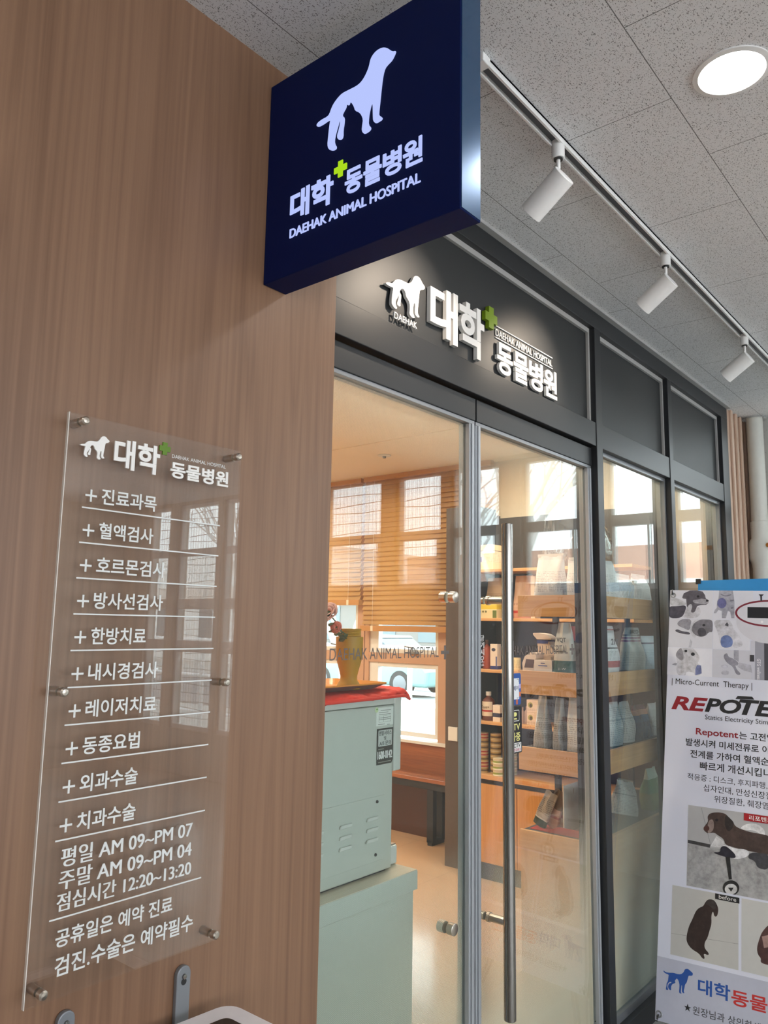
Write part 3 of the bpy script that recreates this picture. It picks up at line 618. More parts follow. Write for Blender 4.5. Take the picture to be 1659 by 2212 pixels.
def photo(rect, color, shapes, h):
    ph = shape('printed_photo', [(rect[0], rect[1]), (rect[2], rect[1]), (rect[2], rect[3]), (rect[0], rect[3])], M(color, 0.5), BF, bn, 0.0002, 0.0003)
    for k, (nm, c, pts) in enumerate(shapes):
        q = [h(*p) for p in (chaikin(pts) if 5 < len(pts) < 18 or len(pts) > 20 else pts)]; q = [(min(max(u_, rect[0]), rect[2]), min(max(v_, rect[1]), rect[3])) for u_, v_ in q]
        shape(nm, q, MP(c), BF, ph, 0.0005 + k * 0.0001, 0.0001)
    return ph
E4 = lambda x, y, a, b, n=18: ell(x, y, a, b, n)
photo((0.0, 1.527, 0.178, 1.656), '#d9dae4', [
    ('printed_sleeve', '#4a4856', [(20, 300), (180, 300), (330, 280), (300, 400), (240, 497), (18, 497)]),
    ('printed_dog', '#5b5862', [(255, 160), (280, 90), (330, 65), (380, 45), (500, 38), (590, 60), (630, 120), (640, 170), (690, 205), (685, 245), (650, 275), (560, 280), (500, 300), (460, 400), (385, 408), (330, 300), (320, 180), (270, 175)]),
    ('printed_muzzle', '#a7a5af', [(420, 200), (520, 190), (580, 170), (690, 205), (685, 245), (640, 270), (540, 262), (440, 245)]),
    ('printed_eye', '#1c1b22', E4(515, 140, 22, 20)), ('printed_nose', '#232229', E4(665, 212, 24, 16)),
    ('printed_hand', '#c5c5cc', [(30, 60), (90, 140), (200, 180), (320, 240), (325, 275), (220, 295), (30, 290)]),
    ('printed_hand', '#bfbfc8', [(255, 497), (290, 420), (350, 290), (400, 258), (425, 300), (390, 405), (460, 405), (515, 290), (570, 380), (540, 450), (480, 497)])], H4)
photo((0.180, 1.527, 0.335, 1.656), '#dadbe6', [
    ('printed_cat', '#a6a7b4', [(860, 35), (1085, 35), (1110, 220), (1110, 330), (1110, 495), (1060, 495), (1040, 390), (1000, 380), (970, 495), (905, 495), (900, 380), (850, 360), (810, 415), (770, 415), (790, 360), (820, 330), (825, 220), (850, 170)]),
    ('printed_spot', '#6d6f9f', E4(905, 250, 75, 85)), ('printed_stripe', '#7d7e8b', [(1040, 200), (1100, 190), (1100, 215), (1040, 225)]), ('printed_stripe', '#7d7e8b', [(880, 90), (960, 130), (1060, 100), (1060, 120), (960, 150), (880, 110)]),
    ('printed_stripe', '#7d7e8b', [(1050, 320), (1095, 310), (1095, 335), (1050, 345)])], H4)
photo((-0.0, 1.399, 0.178, 1.5255), '#d3d4de', [
    ('printed_body', '#8d8c96', [(150, 600), (240, 505), (405, 505), (400, 620), (370, 700), (300, 670)]),
    ('printed_limb', '#55545e', [(140, 690), (180, 675), (250, 710), (380, 725), (390, 765), (300, 760), (200, 735), (150, 715)]),
    ('printed_neck', '#c4c5ce', [(380, 620), (420, 560), (520, 505), (600, 520), (500, 640), (480, 840), (400, 780)]),
    ('printed_dog', '#77757e', [(405, 690), (430, 600), (500, 540), (600, 508), (760, 515), (760, 730), (690, 720), (640, 790), (540, 805), (450, 760)]),
    ('printed_muzzle', '#4b4a53', [(500, 700), (560, 640), (640, 680), (650, 770), (560, 803), (520, 770)]), ('printed_eye', '#26252c', E4(610, 610, 25, 20)),
    ('printed_arm', '#b7b8c3', [(390, 840), (420, 880), (400, 975), (360, 975)])], H4)
photo((0.180, 1.399, 0.322, 1.5255), '#dddee8', [
    ('printed_cat', '#c9c9d2', [(770, 560), (820, 520), (900, 500), (1010, 505), (1070, 580), (1100, 680), (1180, 760), (1230, 850), (1250, 985), (890, 980), (850, 760), (800, 650)]),
    ('printed_spot', '#6d7fb0', [(880, 830), (930, 780), (1000, 770), (1070, 820), (1090, 900), (1050, 978), (892, 978)]), ('printed_mouth', '#4d4c55', [(950, 610), (990, 560), (1015, 600), (1010, 635)])], H4)
photo((-0.001, 1.279, 0.178, 1.3975), '#dfe0ea', [
    ('printed_dog', '#c3c3cb', [(150, 1100), (190, 1010), (250, 970), (400, 965), (470, 1020), (540, 1120), (530, 1200), (500, 1230), (570, 1280), (575, 1420), (460, 1440), (450, 1380), (310, 1370), (320, 1440), (190, 1440), (155, 1340), (180, 1230)]),
    ('printed_ear', '#918f98', [(140, 1095), (195, 1005), (250, 975), (285, 1150), (255, 1200), (180, 1150)]), ('printed_spot', '#727aa5', [(470, 1330), (500, 1260), (565, 1270), (575, 1400), (470, 1430)]),
    ('printed_eye', '#26252b', E4(315, 1032, 24, 20)), ('printed_nose', '#2a2930', E4(430, 1085, 32, 28)), ('printed_paw', '#a4a4ad', [(90, 1255), (140, 1225), (175, 1235), (160, 1270)])], H4)
photo((0.180, 1.279, 0.330, 1.3975), '#cdced8', [
    ('printed_door', '#9a9aa6', [(1100, 985), (1180, 985), (1180, 1210), (1100, 1160)]),
    ('printed_limb', '#8b8a97', [(920, 1110), (990, 1055), (1010, 1130), (1080, 1150), (1180, 1220), (1160, 1280), (1120, 1260), (1150, 1340), (1215, 1400), (1190, 1430), (1130, 1410), (1090, 1290), (980, 1225)]),
    ('printed_sleeve', '#b3b3bf', [(1180, 1220), (1380, 1260), (1430, 1390), (1250, 1350), (1160, 1290)]), ('printed_towel', '#b9bac6', E4(960, 1390, 65, 40)), ('printed_towel', '#bdbeca', E4(950, 1285, 60, 30))], H4)
dv = shape('printed_device', [(0.326, 1.279), (0.50, 1.279), (0.50, 1.46), (0.326, 1.44)], M('#c9cad6', 0.5), BF, bn, 0.0005, 0.0002)
for k, (nm, c, pts) in enumerate((('device_column', '#9b9ca8', [(0.340, 1.279), (0.450, 1.279), (0.450, 1.455), (0.342, 1.455)]), ('device_column_side', '#47474f', [(0.375, 1.279), (0.415, 1.279), (0.415, 1.455), (0.375, 1.455)]),
        ('device_head', '#d3d3dc', ell(0.395, 1.520, 0.125, 0.090, 40)), ('device_ring', '#7a1f33', ell(0.395, 1.558, 0.130, 0.058, 40)), ('device_face', '#d9d9e2', ell(0.395, 1.558, 0.122, 0.050, 40)),
        ('device_screen', '#14151c', [(0.313, 1.537), (0.477, 1.537), (0.477, 1.584), (0.313, 1.584)]), ('device_button', '#f2f2f6', ell(0.368, 1.521, 0.005, 0.005)), ('device_holder', '#3b3a3f', [(0.322, 1.353), (0.338, 1.353), (0.338, 1.380), (0.322, 1.380)]),
        ('device_post', '#2c2b33', [(0.363, 1.612), (0.369, 1.612), (0.369, 1.632), (0.376, 1.640), (0.356, 1.640), (0.363, 1.632)]))):
    shape(nm, pts, M(c, 0.5), BF, dv, 0.0007 + k * 0.0001, 0.0001)
text('GTG wellness', M('#e3e3ea', 0.5), BF @ Matrix.Rotation(-math.pi / 2, 4, 'Z') @ Matrix.Translation((-1.365, 0.348, 0)), 0.0, 0.0, 0.085, 0.014, bn, 0.0001, 0.0016, bold=0.02)
m_ink = M('#1d1d21', 0.5); m_red = M('#8e1524', 0.5); m_blu = M('#1f4f9c', 0.5); m_redp = M('#c0302d', 0.5)
T = lambda s, m, l, b, r, t, **k: text(s, m, BF, l, b, r, t, bn, 0.0002, 0.0004, **k)
T('| Micro-Current  Therapy |', m_ink, 0.020, 1.2335, 0.330, 1.265)
T('RE', m_red, 0.021, 1.134, 0.164, 1.190, bold=0.035, shear=0.25)
T('PO', m_ink, 0.152, 1.134, 0.290, 1.192, bold=0.035, shear=0.25)
T('TENT', m_ink, 0.281, 1.134, 0.570, 1.196, bold=0.035, shear=0.25)
MB().prism([(0.268, 1.196), (0.338, 1.198), (0.330, 1.210), (0.276, 1.208)], 0.0004, 0.0006, BF).build('lettering', m_ink, bn)
T('Statics Electricity Stimulator', m_ink, 0.154, 1.098, 0.452, 1.123)
T('Repotent', m_red, 0.120, 1.032, 0.279, 1.066, bold=0.018)
T('는 고전압을', m_ink, 0.283, 1.038, None, 1.068, bold=0.014)
T('발생시켜 미세전류로 이루어진', m_ink, 0.082, 0.992, None, 1.022, bold=0.014)
T('전계를 가하여 혈액순환을', m_ink, 0.100, 0.947, None, 0.978, bold=0.014)
T('빠르게 개선시킵니다.', m_ink, 0.138, 0.903, None, 0.935, bold=0.014)
T('적응증 : 디스크, 후지파행,', m_ink, 0.092, 0.859, None, 0.885)
T('십자인대, 만성신장질환,', m_ink, 0.153, 0.822, None, 0.849)
T('위장질환, 췌장염', m_ink, 0.193, 0.785, None, 0.812)
photo((0.098, 0.469, 0.540, 0.763), '#b1b1b3', [
    ('printed_floor', '#a3a3a4', [(290, 580), (600, 640), (1500, 760), (1500, 1500), (275, 1200)]), ('printed_plinth', '#3a393b', [(292, 530), (600, 595), (590, 640), (290, 575)]),
    ('printed_cabinet_edge', '#8d8d90', [(470, 95), (478, 95), (605, 600), (597, 600)]), ('printed_door_glass', '#d3d3d5', [(600, 620), (680, 480), (790, 560), (760, 640)]),
    ('printed_chair', '#dcdcde', [(1000, 370), (1090, 310), (1230, 310), (1330, 380), (1350, 480), (1300, 470), (1200, 400), (1060, 400)]), ('printed_monitor', '#8a8a8e', [(1140, 180), (1250, 190), (1250, 300), (1140, 290)]),
    ('printed_dog', '#43342f', [(500, 380), (530, 330), (570, 280), (555, 210), (600, 165), (700, 155), (800, 170), (860, 235), (910, 280), (930, 340), (1010, 385), (1150, 430), (1400, 470), (1500, 560), (1500, 760), (1300, 720), (1150, 690), (1000, 660), (900, 630), (800, 600), (780, 520), (700, 470), (650, 430), (560, 445), (515, 410)]),
    ('printed_muzzle', '#8d7c76', [(560, 290), (620, 240), (650, 300), (640, 400), (590, 440), (560, 440)]), ('printed_nose', '#4d2d28', E4(545, 375, 40, 38)), ('printed_ear', '#241d1b', [(800, 180), (870, 240), (920, 300), (900, 380), (840, 430), (790, 330)]), ('printed_eye', '#161211', E4(685, 262, 22, 18)),
    ('printed_towel', '#dfdfe4', [(740, 610), (820, 600), (930, 655), (1060, 655), (1140, 700), (1100, 770), (950, 800), (800, 750)]), ('printed_pad', '#1d1c2b', [(735, 630), (800, 610), (880, 670), (945, 740), (940, 790), (800, 765), (735, 745), (650, 715), (650, 700), (735, 705)]),
    ('printed_seat', '#3c3c42', [(1100, 780), (1150, 700), (1300, 715), (1400, 730), (1400, 950), (1240, 920), (1210, 820)]), ('printed_leg', '#161616', [(805, 765), (865, 760), (892, 1070), (850, 1075)]), ('printed_wheel', '#1b1b1c', E4(880, 1190, 113, 105, 30)), ('printed_hub', '#c9c9cb', E4(880, 1205, 85, 72, 24)), ('printed_hub', '#1d1d1e', [(838, 1185), (915, 1185), (882, 1240)])], H5)
shape('printed_tag', [(0.300, 0.735), (0.45, 0.735), (0.45, 0.762), (0.300, 0.762)], M('#a3101c', 0.5), BF, bn, 0.0022, 0.0001)
text('리포텐트', m_white, BF, 0.318, 0.739, 0.40, 0.757, bn, 0.0001, 0.0024, bold=0.01)
photo((0.047, 0.222, 0.282, 0.4615), '#bdbcb9', [
    ('printed_floor_joint', '#9b9a98', [(65, 1805), (980, 1950), (980, 1956), (65, 1811)]),
    ('printed_dog', '#2d1d19', [(530, 1380), (570, 1340), (650, 1350), (695, 1430), (710, 1490), (690, 1580), (650, 1580), (635, 1500), (610, 1560), (615, 1680), (590, 1760), (560, 1870), (520, 1930), (515, 2010), (580, 2080), (570, 2110), (500, 2080), (525, 2155), (490, 2155), (440, 2080), (350, 2030), (290, 1960), (265, 1880), (300, 1720), (350, 1620), (400, 1500), (450, 1455), (500, 1440)]),
    ('printed_head', '#38302e', [(520, 1400), (570, 1340), (650, 1350), (690, 1430), (650, 1500), (600, 1440)])], H5)
photo((0.292, 0.222, 0.540, 0.4615), '#c3c3c1', [
    ('printed_dog', '#4a2f2c', [(1390, 1690), (1500, 1640), (1700, 1800), (1650, 2300), (1330, 2230), (1280, 2200), (1290, 2150), (1245, 2100), (1230, 2010), (1260, 1900), (1300, 1790)]), ('printed_patch', '#9c7f78', [(1300, 1850), (1400, 1830), (1420, 1990), (1330, 2010)])], H5)
shape('printed_tag', [(0.201, 0.4415), (0.285, 0.4415), (0.285, 0.461), (0.201, 0.461)], m_dark, BF, bn, 0.0014, 0.0001)
text('before', m_white, BF, 0.214, 0.4455, 0.274, 0.4590, bn, 0.0001, 0.0016)
shape('printed_emblem', chaikin(BDOG, 1), m_blu, BF, bn, 0.0005, 0.0002)
text('대학', m_blu, BF, 0.146, 0.1155, 0.2555, 0.1665, bn, 0.0002, 0.0005, bold=0.022)
text('동물병원', m_redp, BF, 0.259, 0.108, 0.493, 0.158, bn, 0.0002, 0.0005, bold=0.022)
text('★', m_ink, BF, 0.100, 0.051, 0.1245, 0.0755, bn, 0.0002, 0.0005)
text('원장님과 상의하세요', m_ink, BF, 0.130, 0.046, None, 0.073, bn, 0.0002, 0.0005)
# stand: two crossed rods, hub and legs
m_rod = M('#2b2c2f', 0.4, 0.4)
bs = thing('banner_stand', 'black crossed-rod stand holding up the white pet banner', 'stand', tuple(BO + BR * 0.3))
pt = lambda u_, v_, o: tuple(BF @ Vector((u_, v_, o)))
hub = (0.30, 0.62, -0.06)
for a_, b_ in (((0.0, 1.66, -0.02), hub), ((0.60, 1.66, -0.02), hub), ((0.0, -0.01, -0.02), hub), ((0.60, -0.01, -0.02), hub)):
    a = MB(); a.tube([pt(*a_), pt(*b_)], 0.005, 10); a.build('rod', m_rod, bs, 0, True)
a = MB(); a.tube([pt(0.30, 0.66, -0.06), pt(0.30, 0.58, -0.06)], 0.018, 14); a.build('hub', m_rod, bs, 0, True)
hp = BF @ Vector(hub)
for sx in (-0.25, 0.25):
    q = hp + BR * sx; a = MB(); a.tube([tuple(hp), (q.x - 0.24, q.y, 0.012)], 0.006, 10); a.build('leg', m_rod, bs, 0, True)
a = MB(); a.tube([tuple(hp), (hp.x + 0.42, hp.y + 0.0, 0.012)], 0.006, 10); a.build('leg', m_rod, bs, 0, True)
# blue banner standing behind
bb = thing('banner', 'blue banner mostly hidden behind the white pet banner', 'banner', tuple(BO + Vector((0.28, -0.03, 0))))
B2 = frame(BO + Vector((0.30, -0.05, -0.03)), (0.06, -0.998, 0.012), (0.20, 0.02, 0.98))
MB().prism([(0.0, 0), (0.60, 0), (0.60, 1.715), (0.0, 1.715)], -0.0012, 0, B2).build('cloth', M('#2f8fd0', 0.5), bb)
MB().prism([(-0.01, 1.700), (0.012, 1.700), (0.012, 1.722), (-0.01, 1.722)], -0.006, 0.004, B2).build('corner_clip', m_dark, bb)
a = MB(); a.tube([tuple(B2 @ Vector((0.3, 1.7, -0.02))), tuple(B2 @ Vector((0.3, 0.02, -0.12)))], 0.007, 10); a.build('pole', m_rod, bb, 0, True)
a = MB(); q = B2 @ Vector((0.3, 0.02, -0.12)); a.box(q.x - 0.12, q.y - 0.2, 0, q.x + 0.12, q.y + 0.2, 0.02); a.build('base', m_rod, bb, 0.004)

# ================================================================== SHOP THINGS
# ---- white side cabinet behind the left door and the drinks machine on it
sc = thing('side_cabinet', 'white side cabinet with pale top under the drinks machine', 'cabinet', (1.55, 1.68, 0))
m_cab = M('#bec3bb', 0.45); m_cabt = wood('pale_top', '#cdbfa6', '#ded3bd', 'X', 0.4, 2)
box('body', m_cab, (1.20, 1.458, 0.0), (1.922, 1.93, 0.79), sc, 0.002)
box('top', m_cab, (1.19, 1.45, 0.79), (1.932, 1.94, 0.8435), sc, 0.002)
box('top_sheet', m_cabt, (1.192, 1.452, 0.8437), (1.930, 1.938, 0.845), sc)
dm = thing('drinks_machine', 'pale grey drinks machine with vent slots on the white side cabinet', 'machine', (1.6, 1.7, 0.845))
m_mach = M('#bbbeb6', 0.32); m_mach2 = M('#c6c8c2', 0.32); ys = 1.505
box('housing', m_mach, (1.22, ys, 0.851), (1.876, 1.90, 1.3155), dm, 0.004)
box('lid', m_mach2, (1.215, ys - 0.003, 1.3175), (1.878, 1.903, 1.340), dm, 0.003)
box('front_door', m_mach2, (1.879, ys - 0.001, 1.122), (1.914, 1.90, 1.339), dm, 0.004)
box('front_panel', M('#8f9694', 0.35), (1.876, ys + 0.012, 0.86), (1.886, 1.89, 1.121), dm)
MB().prism([(1.24, ys + 0.01), (1.86, ys + 0.01), (1.86, 1.88), (1.24, 1.88)], 0.8452, 0.851).build('foot', m_dark, dm)
pn = box('service_panel', m_mach, (1.30, ys - 0.0022, 0.883), (1.838, ys - 0.0002, 1.062), dm, 0.001)
for x in (1.555, 1.668, 1.781):
    for z in (0.944, 0.973, 1.002):
        a = MB(); a.prism([(x - 0.026, z - 0.004), (x + 0.022, z - 0.004), (x + 0.026, z + 0.006), (x - 0.022, z + 0.006)], 0, 0.006, WALL(ys - 0.0022)); a.build('vent_hood', m_mach2, pn, 0.0025)
for x, z in ((1.803, 1.047), (1.800, 0.902)):
    a = MB(); a.lathe([(0.0048, 0), (0.004, 0.003), (0.0, 0.0035)], n=14, m=frame((x, ys - 0.0022, z), (1, 0, 0), (0, 0, 1))); a.build('screw', m_dark, pn, 0, True)
MW = WALL(ys - 0.0004)
stk = shape('service_sticker', [(1.799, 1.148), (1.868, 1.148), (1.875, 1.158), (1.875, 1.2505), (1.799, 1.2505)], M('#33342f', 0.45), MW, dm, 0, 0.0004)
shape('sticker_field', rrect(1.806, 1.1995, 1.869, 1.2455, 0.003), M('#bfc1bd', 0.45), MW, stk, 0.0004, 0.0002)
for tx, l, r, b, t in (('렌탈서비스', 1.809, 1.867, 1.230, 1.2435), ('및', 1.832, 1.842, 1.2165, 1.2275), ('A/S 문의', 1.8115, 1.864, 1.2015, 1.2145)):
    text(tx, m_dark, MW, l, b, r, t, stk, 0.0002, 0.0006, bold=0.012)
text('1600-0142', m_white, MW, 1.804, 1.1635, 1.870, 1.186, stk, 0.0002, 0.0004, fat=0.0006)
MB().box(1.806, ys - 0.0010, 1.1905, 1.832, ys - 0.0008, 1.193).build('print_line', M('#8c8d86', 0.5), stk); MB().box(1.806, ys - 0.0010, 1.1535, 1.866, ys - 0.0008, 1.156).build('print_line', M('#8c8d86', 0.5), stk)
lb = shape('rating_label', [(1.795, 1.2585), (1.874, 1.2585), (1.874, 1.3105), (1.795, 1.3105)], M('#dde0da', 0.4), MW, dm, 0, 0.0003)
for i, (l, r, z) in enumerate(((1.815, 1.862, 1.3015), (1.807, 1.850, 1.2955), (1.807, 1.862, 1.290), (1.807, 1.862, 1.2805), (1.807, 1.862, 1.2755), (1.804, 1.835, 1.262), (1.845, 1.858, 1.2595))):
    MB().box(l, ys - 0.0010, z, r, ys - 0.0007, z + 0.0014).build('print_line', M('#6b6f6a', 0.5), lb)
fr_ = MB()
for x0, x1, z0, z1 in ((1.807, 1.862, 1.2685, 1.269), (1.807, 1.862, 1.2865, 1.287), (1.807, 1.8075, 1.2685, 1.287), (1.8615, 1.862, 1.2685, 1.287), (1.828, 1.8285, 1.2685, 1.287)): fr_.box(x0, ys - 0.0010, z0, x1, ys - 0.0007, z1)
fr_.build('print_table', M('#6b6f6a', 0.5), lb)
shape('energy_mark', ell(1.796, 1.3055, 0.008, 0.008), M('#c6d7a6', 0.4), MW, lb, 0.0003, 0.0003); shape('energy_mark', ell(1.7975, 1.307, 0.003, 0.002), M('#4f8a3c', 0.4), MW, lb, 0.0006, 0.0002)
dt = box('drip_tray', M('#cfd2cf', 0.3), (1.886, 1.53, 0.8455), (1.936, 1.72, 0.90), dm, 0.006)
box('tray_grid', m_brush, (1.890, 1.535, 0.9002), (1.932, 1.715, 0.903), dm)
# red quilted cloth
def cloth():
    n, m_ = 64, 40; vs = []; fs = []
    for j in range(m_ + 1):
        for i in range(n + 1):
            x = 1.20 + i / n * 0.737; y = 1.482 + j / m_ * 0.42
            edge = min(i, n - i) / n * 0.737; edge = min((n - i) / n * 0.737, j / m_ * 0.42, (m_ - j) / m_ * 0.42)
            z = 1.3530 + 0.009 * math.sin((x * 1.0 + y * 0.8) * 130) * 0.35 + 0.004 * math.sin(x * 23 + y * 9)
            z += 0.010 * max(0, math.sin((x - 1.74) * 14)) * (1 if x > 1.74 else 0)
            if y < 1.500: z -= (1.500 - y) * 0.55
            if x > 1.915: z -= (x - 1.915) * 0.9
            vs.append((x, y + 0.004 * math.sin(x * 17), z))
    for j in range(m_):
        for i in range(n):
            a = j * (n + 1) + i; fs.append((a, a + 1, a + n + 2, a + n + 1))
    k = len(vs)
    mb = MB(); mb.add(vs, fs); o = mb.build('red_cloth', M('#ef2f14', 0.75), None, 0, True)
    s = o.modifiers.new('thick', 'SOLIDIFY'); s.thickness = 0.006; s.offset = -1; return o
rc = tag(cloth(), 'red quilted cloth spread over the drinks machine', 'cloth')
a = MB(); a.tube([(1.20, 1.480, 1.3405), (1.55, 1.478, 1.341), (1.75, 1.479, 1.342), (1.90, 1.484, 1.343), (1.936, 1.50, 1.339), (1.940, 1.56, 1.336), (1.939, 1.89, 1.336)], 0.0048, 10); a.build('piping', M('#e52a10', 0.7), rc, 0, True)
ty = thing('serving_tray', 'shallow orange tray with dark rim on the red cloth', 'tray', (1.66, 1.63, 1.365))
def trayz(o, i): return o
tf = Matrix.Translation((1.665, 1.625, 1.3640))
a = MB(); out = rrect(-0.195, -0.115, 0.195, 0.115, 0.02); inn = rrect(-0.165, -0.085, 0.165, 0.085, 0.02)
n = len(out); a.add([(p[0], p[1], 0.018) for p in out] + [(p[0], p[1], 0.002) for p in inn] + [(p[0], p[1], 0.0) for p in inn] + [(p[0] * 1.0, p[1] * 1.0, 0.014) for p in out],
    [(i, (i + 1) % n, (i + 1) % n + n, i + n) for i in range(n)] + [tuple(range(n, 2 * n))] + [tuple(reversed(range(2 * n, 3 * n)))] + [(i + 2 * n, (i + 1) % n + 2 * n, (i + 1) % n + 3 * n, i + 3 * n) for i in range(n)] + [(i + 3 * n, (i + 1) % n + 3 * n, (i + 1) % n, i) for i in range(n)], tf)
tyo = a.build('dish', M('#d98a2b', 0.28, 0, 0.5), ty)
a = MB(); a.add([(p[0] * 1.002, p[1] * 1.002, 0.0138) for p in out] + [(p[0] * 0.999, p[1] * 0.999, -0.001) for p in inn], [(i, i + n, (i + 1) % n + n, (i + 1) % n) for i in range(n)], tf); a.build('underside', M('#6e5450', 0.4), ty)
tag(MB().prism(rrect(-0.025, -0.012, 0.025, 0.012, 0.008), 0, 0.007, Matrix.Translation((1.800, 1.60, 1.3662)) @ Matrix.Rotation(0.3, 4, 'Z')).build('clip', m_dark, None, 0.002), 'small dark flat clip lying on the orange tray', 'clip')
# vase with two artificial roses
m_vase = NT('amber_vase'); m_vase.pbr('#b3840f', 0.42, spec=0.4); m_vase = m_vase.m
vx, vy, vz = 1.738, 1.565, 1.3662
vs_ = thing('vase', 'amber glass vase with ribbed neck on the orange tray', 'vase', (vx, vy, vz))
a = MB(); prof = [(0.0, 0.0), (0.040, 0.0), (0.041, 0.004), (0.033, 0.018), (0.028, 0.024), (0.0275, 0.036), (0.032, 0.052), (0.040, 0.078), (0.0445, 0.105), (0.045, 0.130), (0.0452, 0.150), (0.0375, 0.1505)]
for k in range(4): prof += [(0.0388, 0.153 + k * 0.0045), (0.0368, 0.1555 + k * 0.0045)]
prof += [(0.0395, 0.172), (0.0385, 0.1735), (0.034, 0.172), (0.034, 0.12), (0.0, 0.03)]
a.lathe([(p_[0] * 0.9, p_[1]) for p_ in prof], (vx, vy, vz), 40, caps=False); a.build('body', m_vase, vs_, 0, True)
rnd = random.Random(3)
def rose(base, tip, col, label, sc=1.0):
    t = thing('artificial_rose', label, 'flower', base)
    b, e = Vector(base), Vector(tip); mid = (b + e) / 2 + Vector((0.01, 0, 0.02))
    a = MB(); a.tube([b, mid, e], 0.0022, 8); a.build('stem', M('#3f5230', 0.6), t, 0, True)
    d = (e - mid).normalized(); fr0 = frame(e, d.orthogonal(), d.cross(d.orthogonal())) @ Matrix.Scale(sc, 4)
    a = MB(); a.lathe([(0.002, -0.004), (0.009, 0.002), (0.012, 0.010), (0.010, 0.014)], n=10, m=fr0); a.build('calyx', M('#4d5c36', 0.6), t, 0, True)
    for layer, (R_, hh, n_) in enumerate(((0.010, 0.024, 3), (0.019, 0.024, 4), (0.028, 0.020, 5))):
        for k in range(n_):
            th = 2 * math.pi * k / n_ + layer * 0.7; vsx = []; fsx = []
            for iu in range(6):
                for iv in range(5):
                    u_ = (iu / 5 - 0.5) * 2 * math.pi / n_ * 1.35; v_ = iv / 4
                    r_ = R_ * (0.35 + 0.65 * v_ ** 0.7) + 0.006 * v_ ** 4; z_ = 0.004 + hh * v_ * (1 - 0.35 * abs(u_) / 1.2) - 0.004 * v_ ** 6
                    vsx.append((r_ * math.cos(th + u_ * (0.4 + 0.6 * v_)), r_ * math.sin(th + u_ * (0.4 + 0.6 * v_)), z_))
            for iu in range(5):
                for iv in range(4): q = iu * 5 + iv; fsx.append((q, q + 5, q + 6, q + 1))
            a = MB(); a.add(vsx, fsx, fr0); o = a.build('petal', M(col, 0.7), t, 0, True); so = o.modifiers.new('thick', 'SOLIDIFY'); so.thickness = 0.0008
    for k in range(4):
        p = b.lerp(e, 0.35 + 0.13 * k); q = p + Vector((rnd.uniform(-0.03, 0.035), rnd.uniform(-0.03, 0.0), rnd.uniform(-0.006, 0.012)))
        x_ = (q - p).normalized(); fr1 = frame(p, x_, Vector((0.2, 0.6, 0.8)).cross(x_)); L_ = (q - p).length + 0.012
        a = MB(); a.prism([(0, 0), (L_ * 0.3, 0.010), (L_ * 0.7, 0.008), (L_, 0), (L_ * 0.7, -0.008), (L_ * 0.3, -0.010)], 0, 0.0008, fr1); a.build('leaf', M('#5c6642', 0.6), t)
rose((vx - 0.015, vy, vz + 0.10), (1.632, 1.545, 1.577), '#dba99e', 'pale pink artificial rose, the larger bloom leaning out of the vase', 0.95)
rose((vx - 0.01, vy - 0.005, vz + 0.10), (1.656, 1.538, 1.540), '#d77c68', 'coral artificial rosebud below the pale pink rose', 0.55)

# ---- wooden venetian blinds
m_slat = NT('blind_slat'); c_ = m_slat.coord('Object', (60, 1.0, 60)); nz_ = m_slat.noise(c_, 1.0, 2)
cl_ = m_slat.mix(nz_, lin('#cda36b'), lin('#e0bb86')); d_ = m_slat.n('BsdfDiffuse'); m_slat.l(cl_, d_.inputs[0]); t2 = m_slat.n('BsdfTranslucent'); m_slat.l(cl_, t2.inputs[0])
x_ = m_slat.n('MixShader'); x_.inputs[0].default_value = 0.35; m_slat.l(d_.outputs[0], x_.inputs[1]); m_slat.l(t2.outputs[0], x_.inputs[2]); m_slat.l(x_.outputs[0], m_slat.out.inputs[0]); m_slat = m_slat.m
m_cord = M('#e8dcc4', 0.7)
def blind(y0, y1, zb, label):
    xb = 4.90; t = thing('window_blind', label, 'blind', (xb, (y0 + y1) / 2, CI))
    box('head_rail', M('#b8864f', 0.5), (xb - 0.025, y0, CI - 0.04), (xb + 0.025, y1, CI - 0.001), t)
    pitch = 0.0395; n = int((CI - 0.05 - zb - 0.05) / pitch); a = MB(); ang = math.radians(62)
    for i in range(n + 1):
        z = CI - 0.06 - i * pitch; dx, dz = 0.0245 * math.cos(ang), 0.0245 * math.sin(ang); nx, nz2 = 0.0012 * math.sin(ang), 0.0012 * math.cos(ang)
        sag = random.uniform(-0.0008, 0.0008)
        a.add([(xb - dx - nx, y0 + 0.002, z - dz + nz2 + sag), (xb + dx - nx, y0 + 0.002, z + dz + nz2), (xb + dx + nx, y0 + 0.002, z + dz - nz2), (xb - dx + nx, y0 + 0.002, z - dz - nz2 + sag),
               (xb - dx - nx, y1 - 0.002, z - dz + nz2 - sag), (xb + dx - nx, y1 - 0.002, z + dz + nz2), (xb + dx + nx, y1 - 0.002, z + dz - nz2), (xb - dx + nx, y1 - 0.002, z - dz - nz2 - sag)],
              [(0, 1, 2, 3), (7, 6, 5, 4), (0, 4, 5, 1), (1, 5, 6, 2), (2, 6, 7, 3), (3, 7, 4, 0)])
    a.build('slats', m_slat, t)
    box('bottom_rail', M('#c08b50', 0.5), (xb - 0.028, y0 - 0.006, zb), (xb + 0.028, y1 + 0.006, zb + 0.045), t, 0.002)
    for y in (y0 + 0.12, y1 - 0.12) if y1 - y0 < 1.3 else (y0 + 0.15, (y0 + y1) / 2, y1 - 0.15):
        a = MB()
        for x in (xb - 0.022, xb + 0.022): a.tube([(x, y, zb), (x, y, CI - 0.02)], 0.0013, 6)
        a.box(xb - 0.0295, y - 0.012, zb + 0.002, xb - 0.0285, y + 0.012, zb + 0.043); a.build('ladder_cord', m_cord, t)
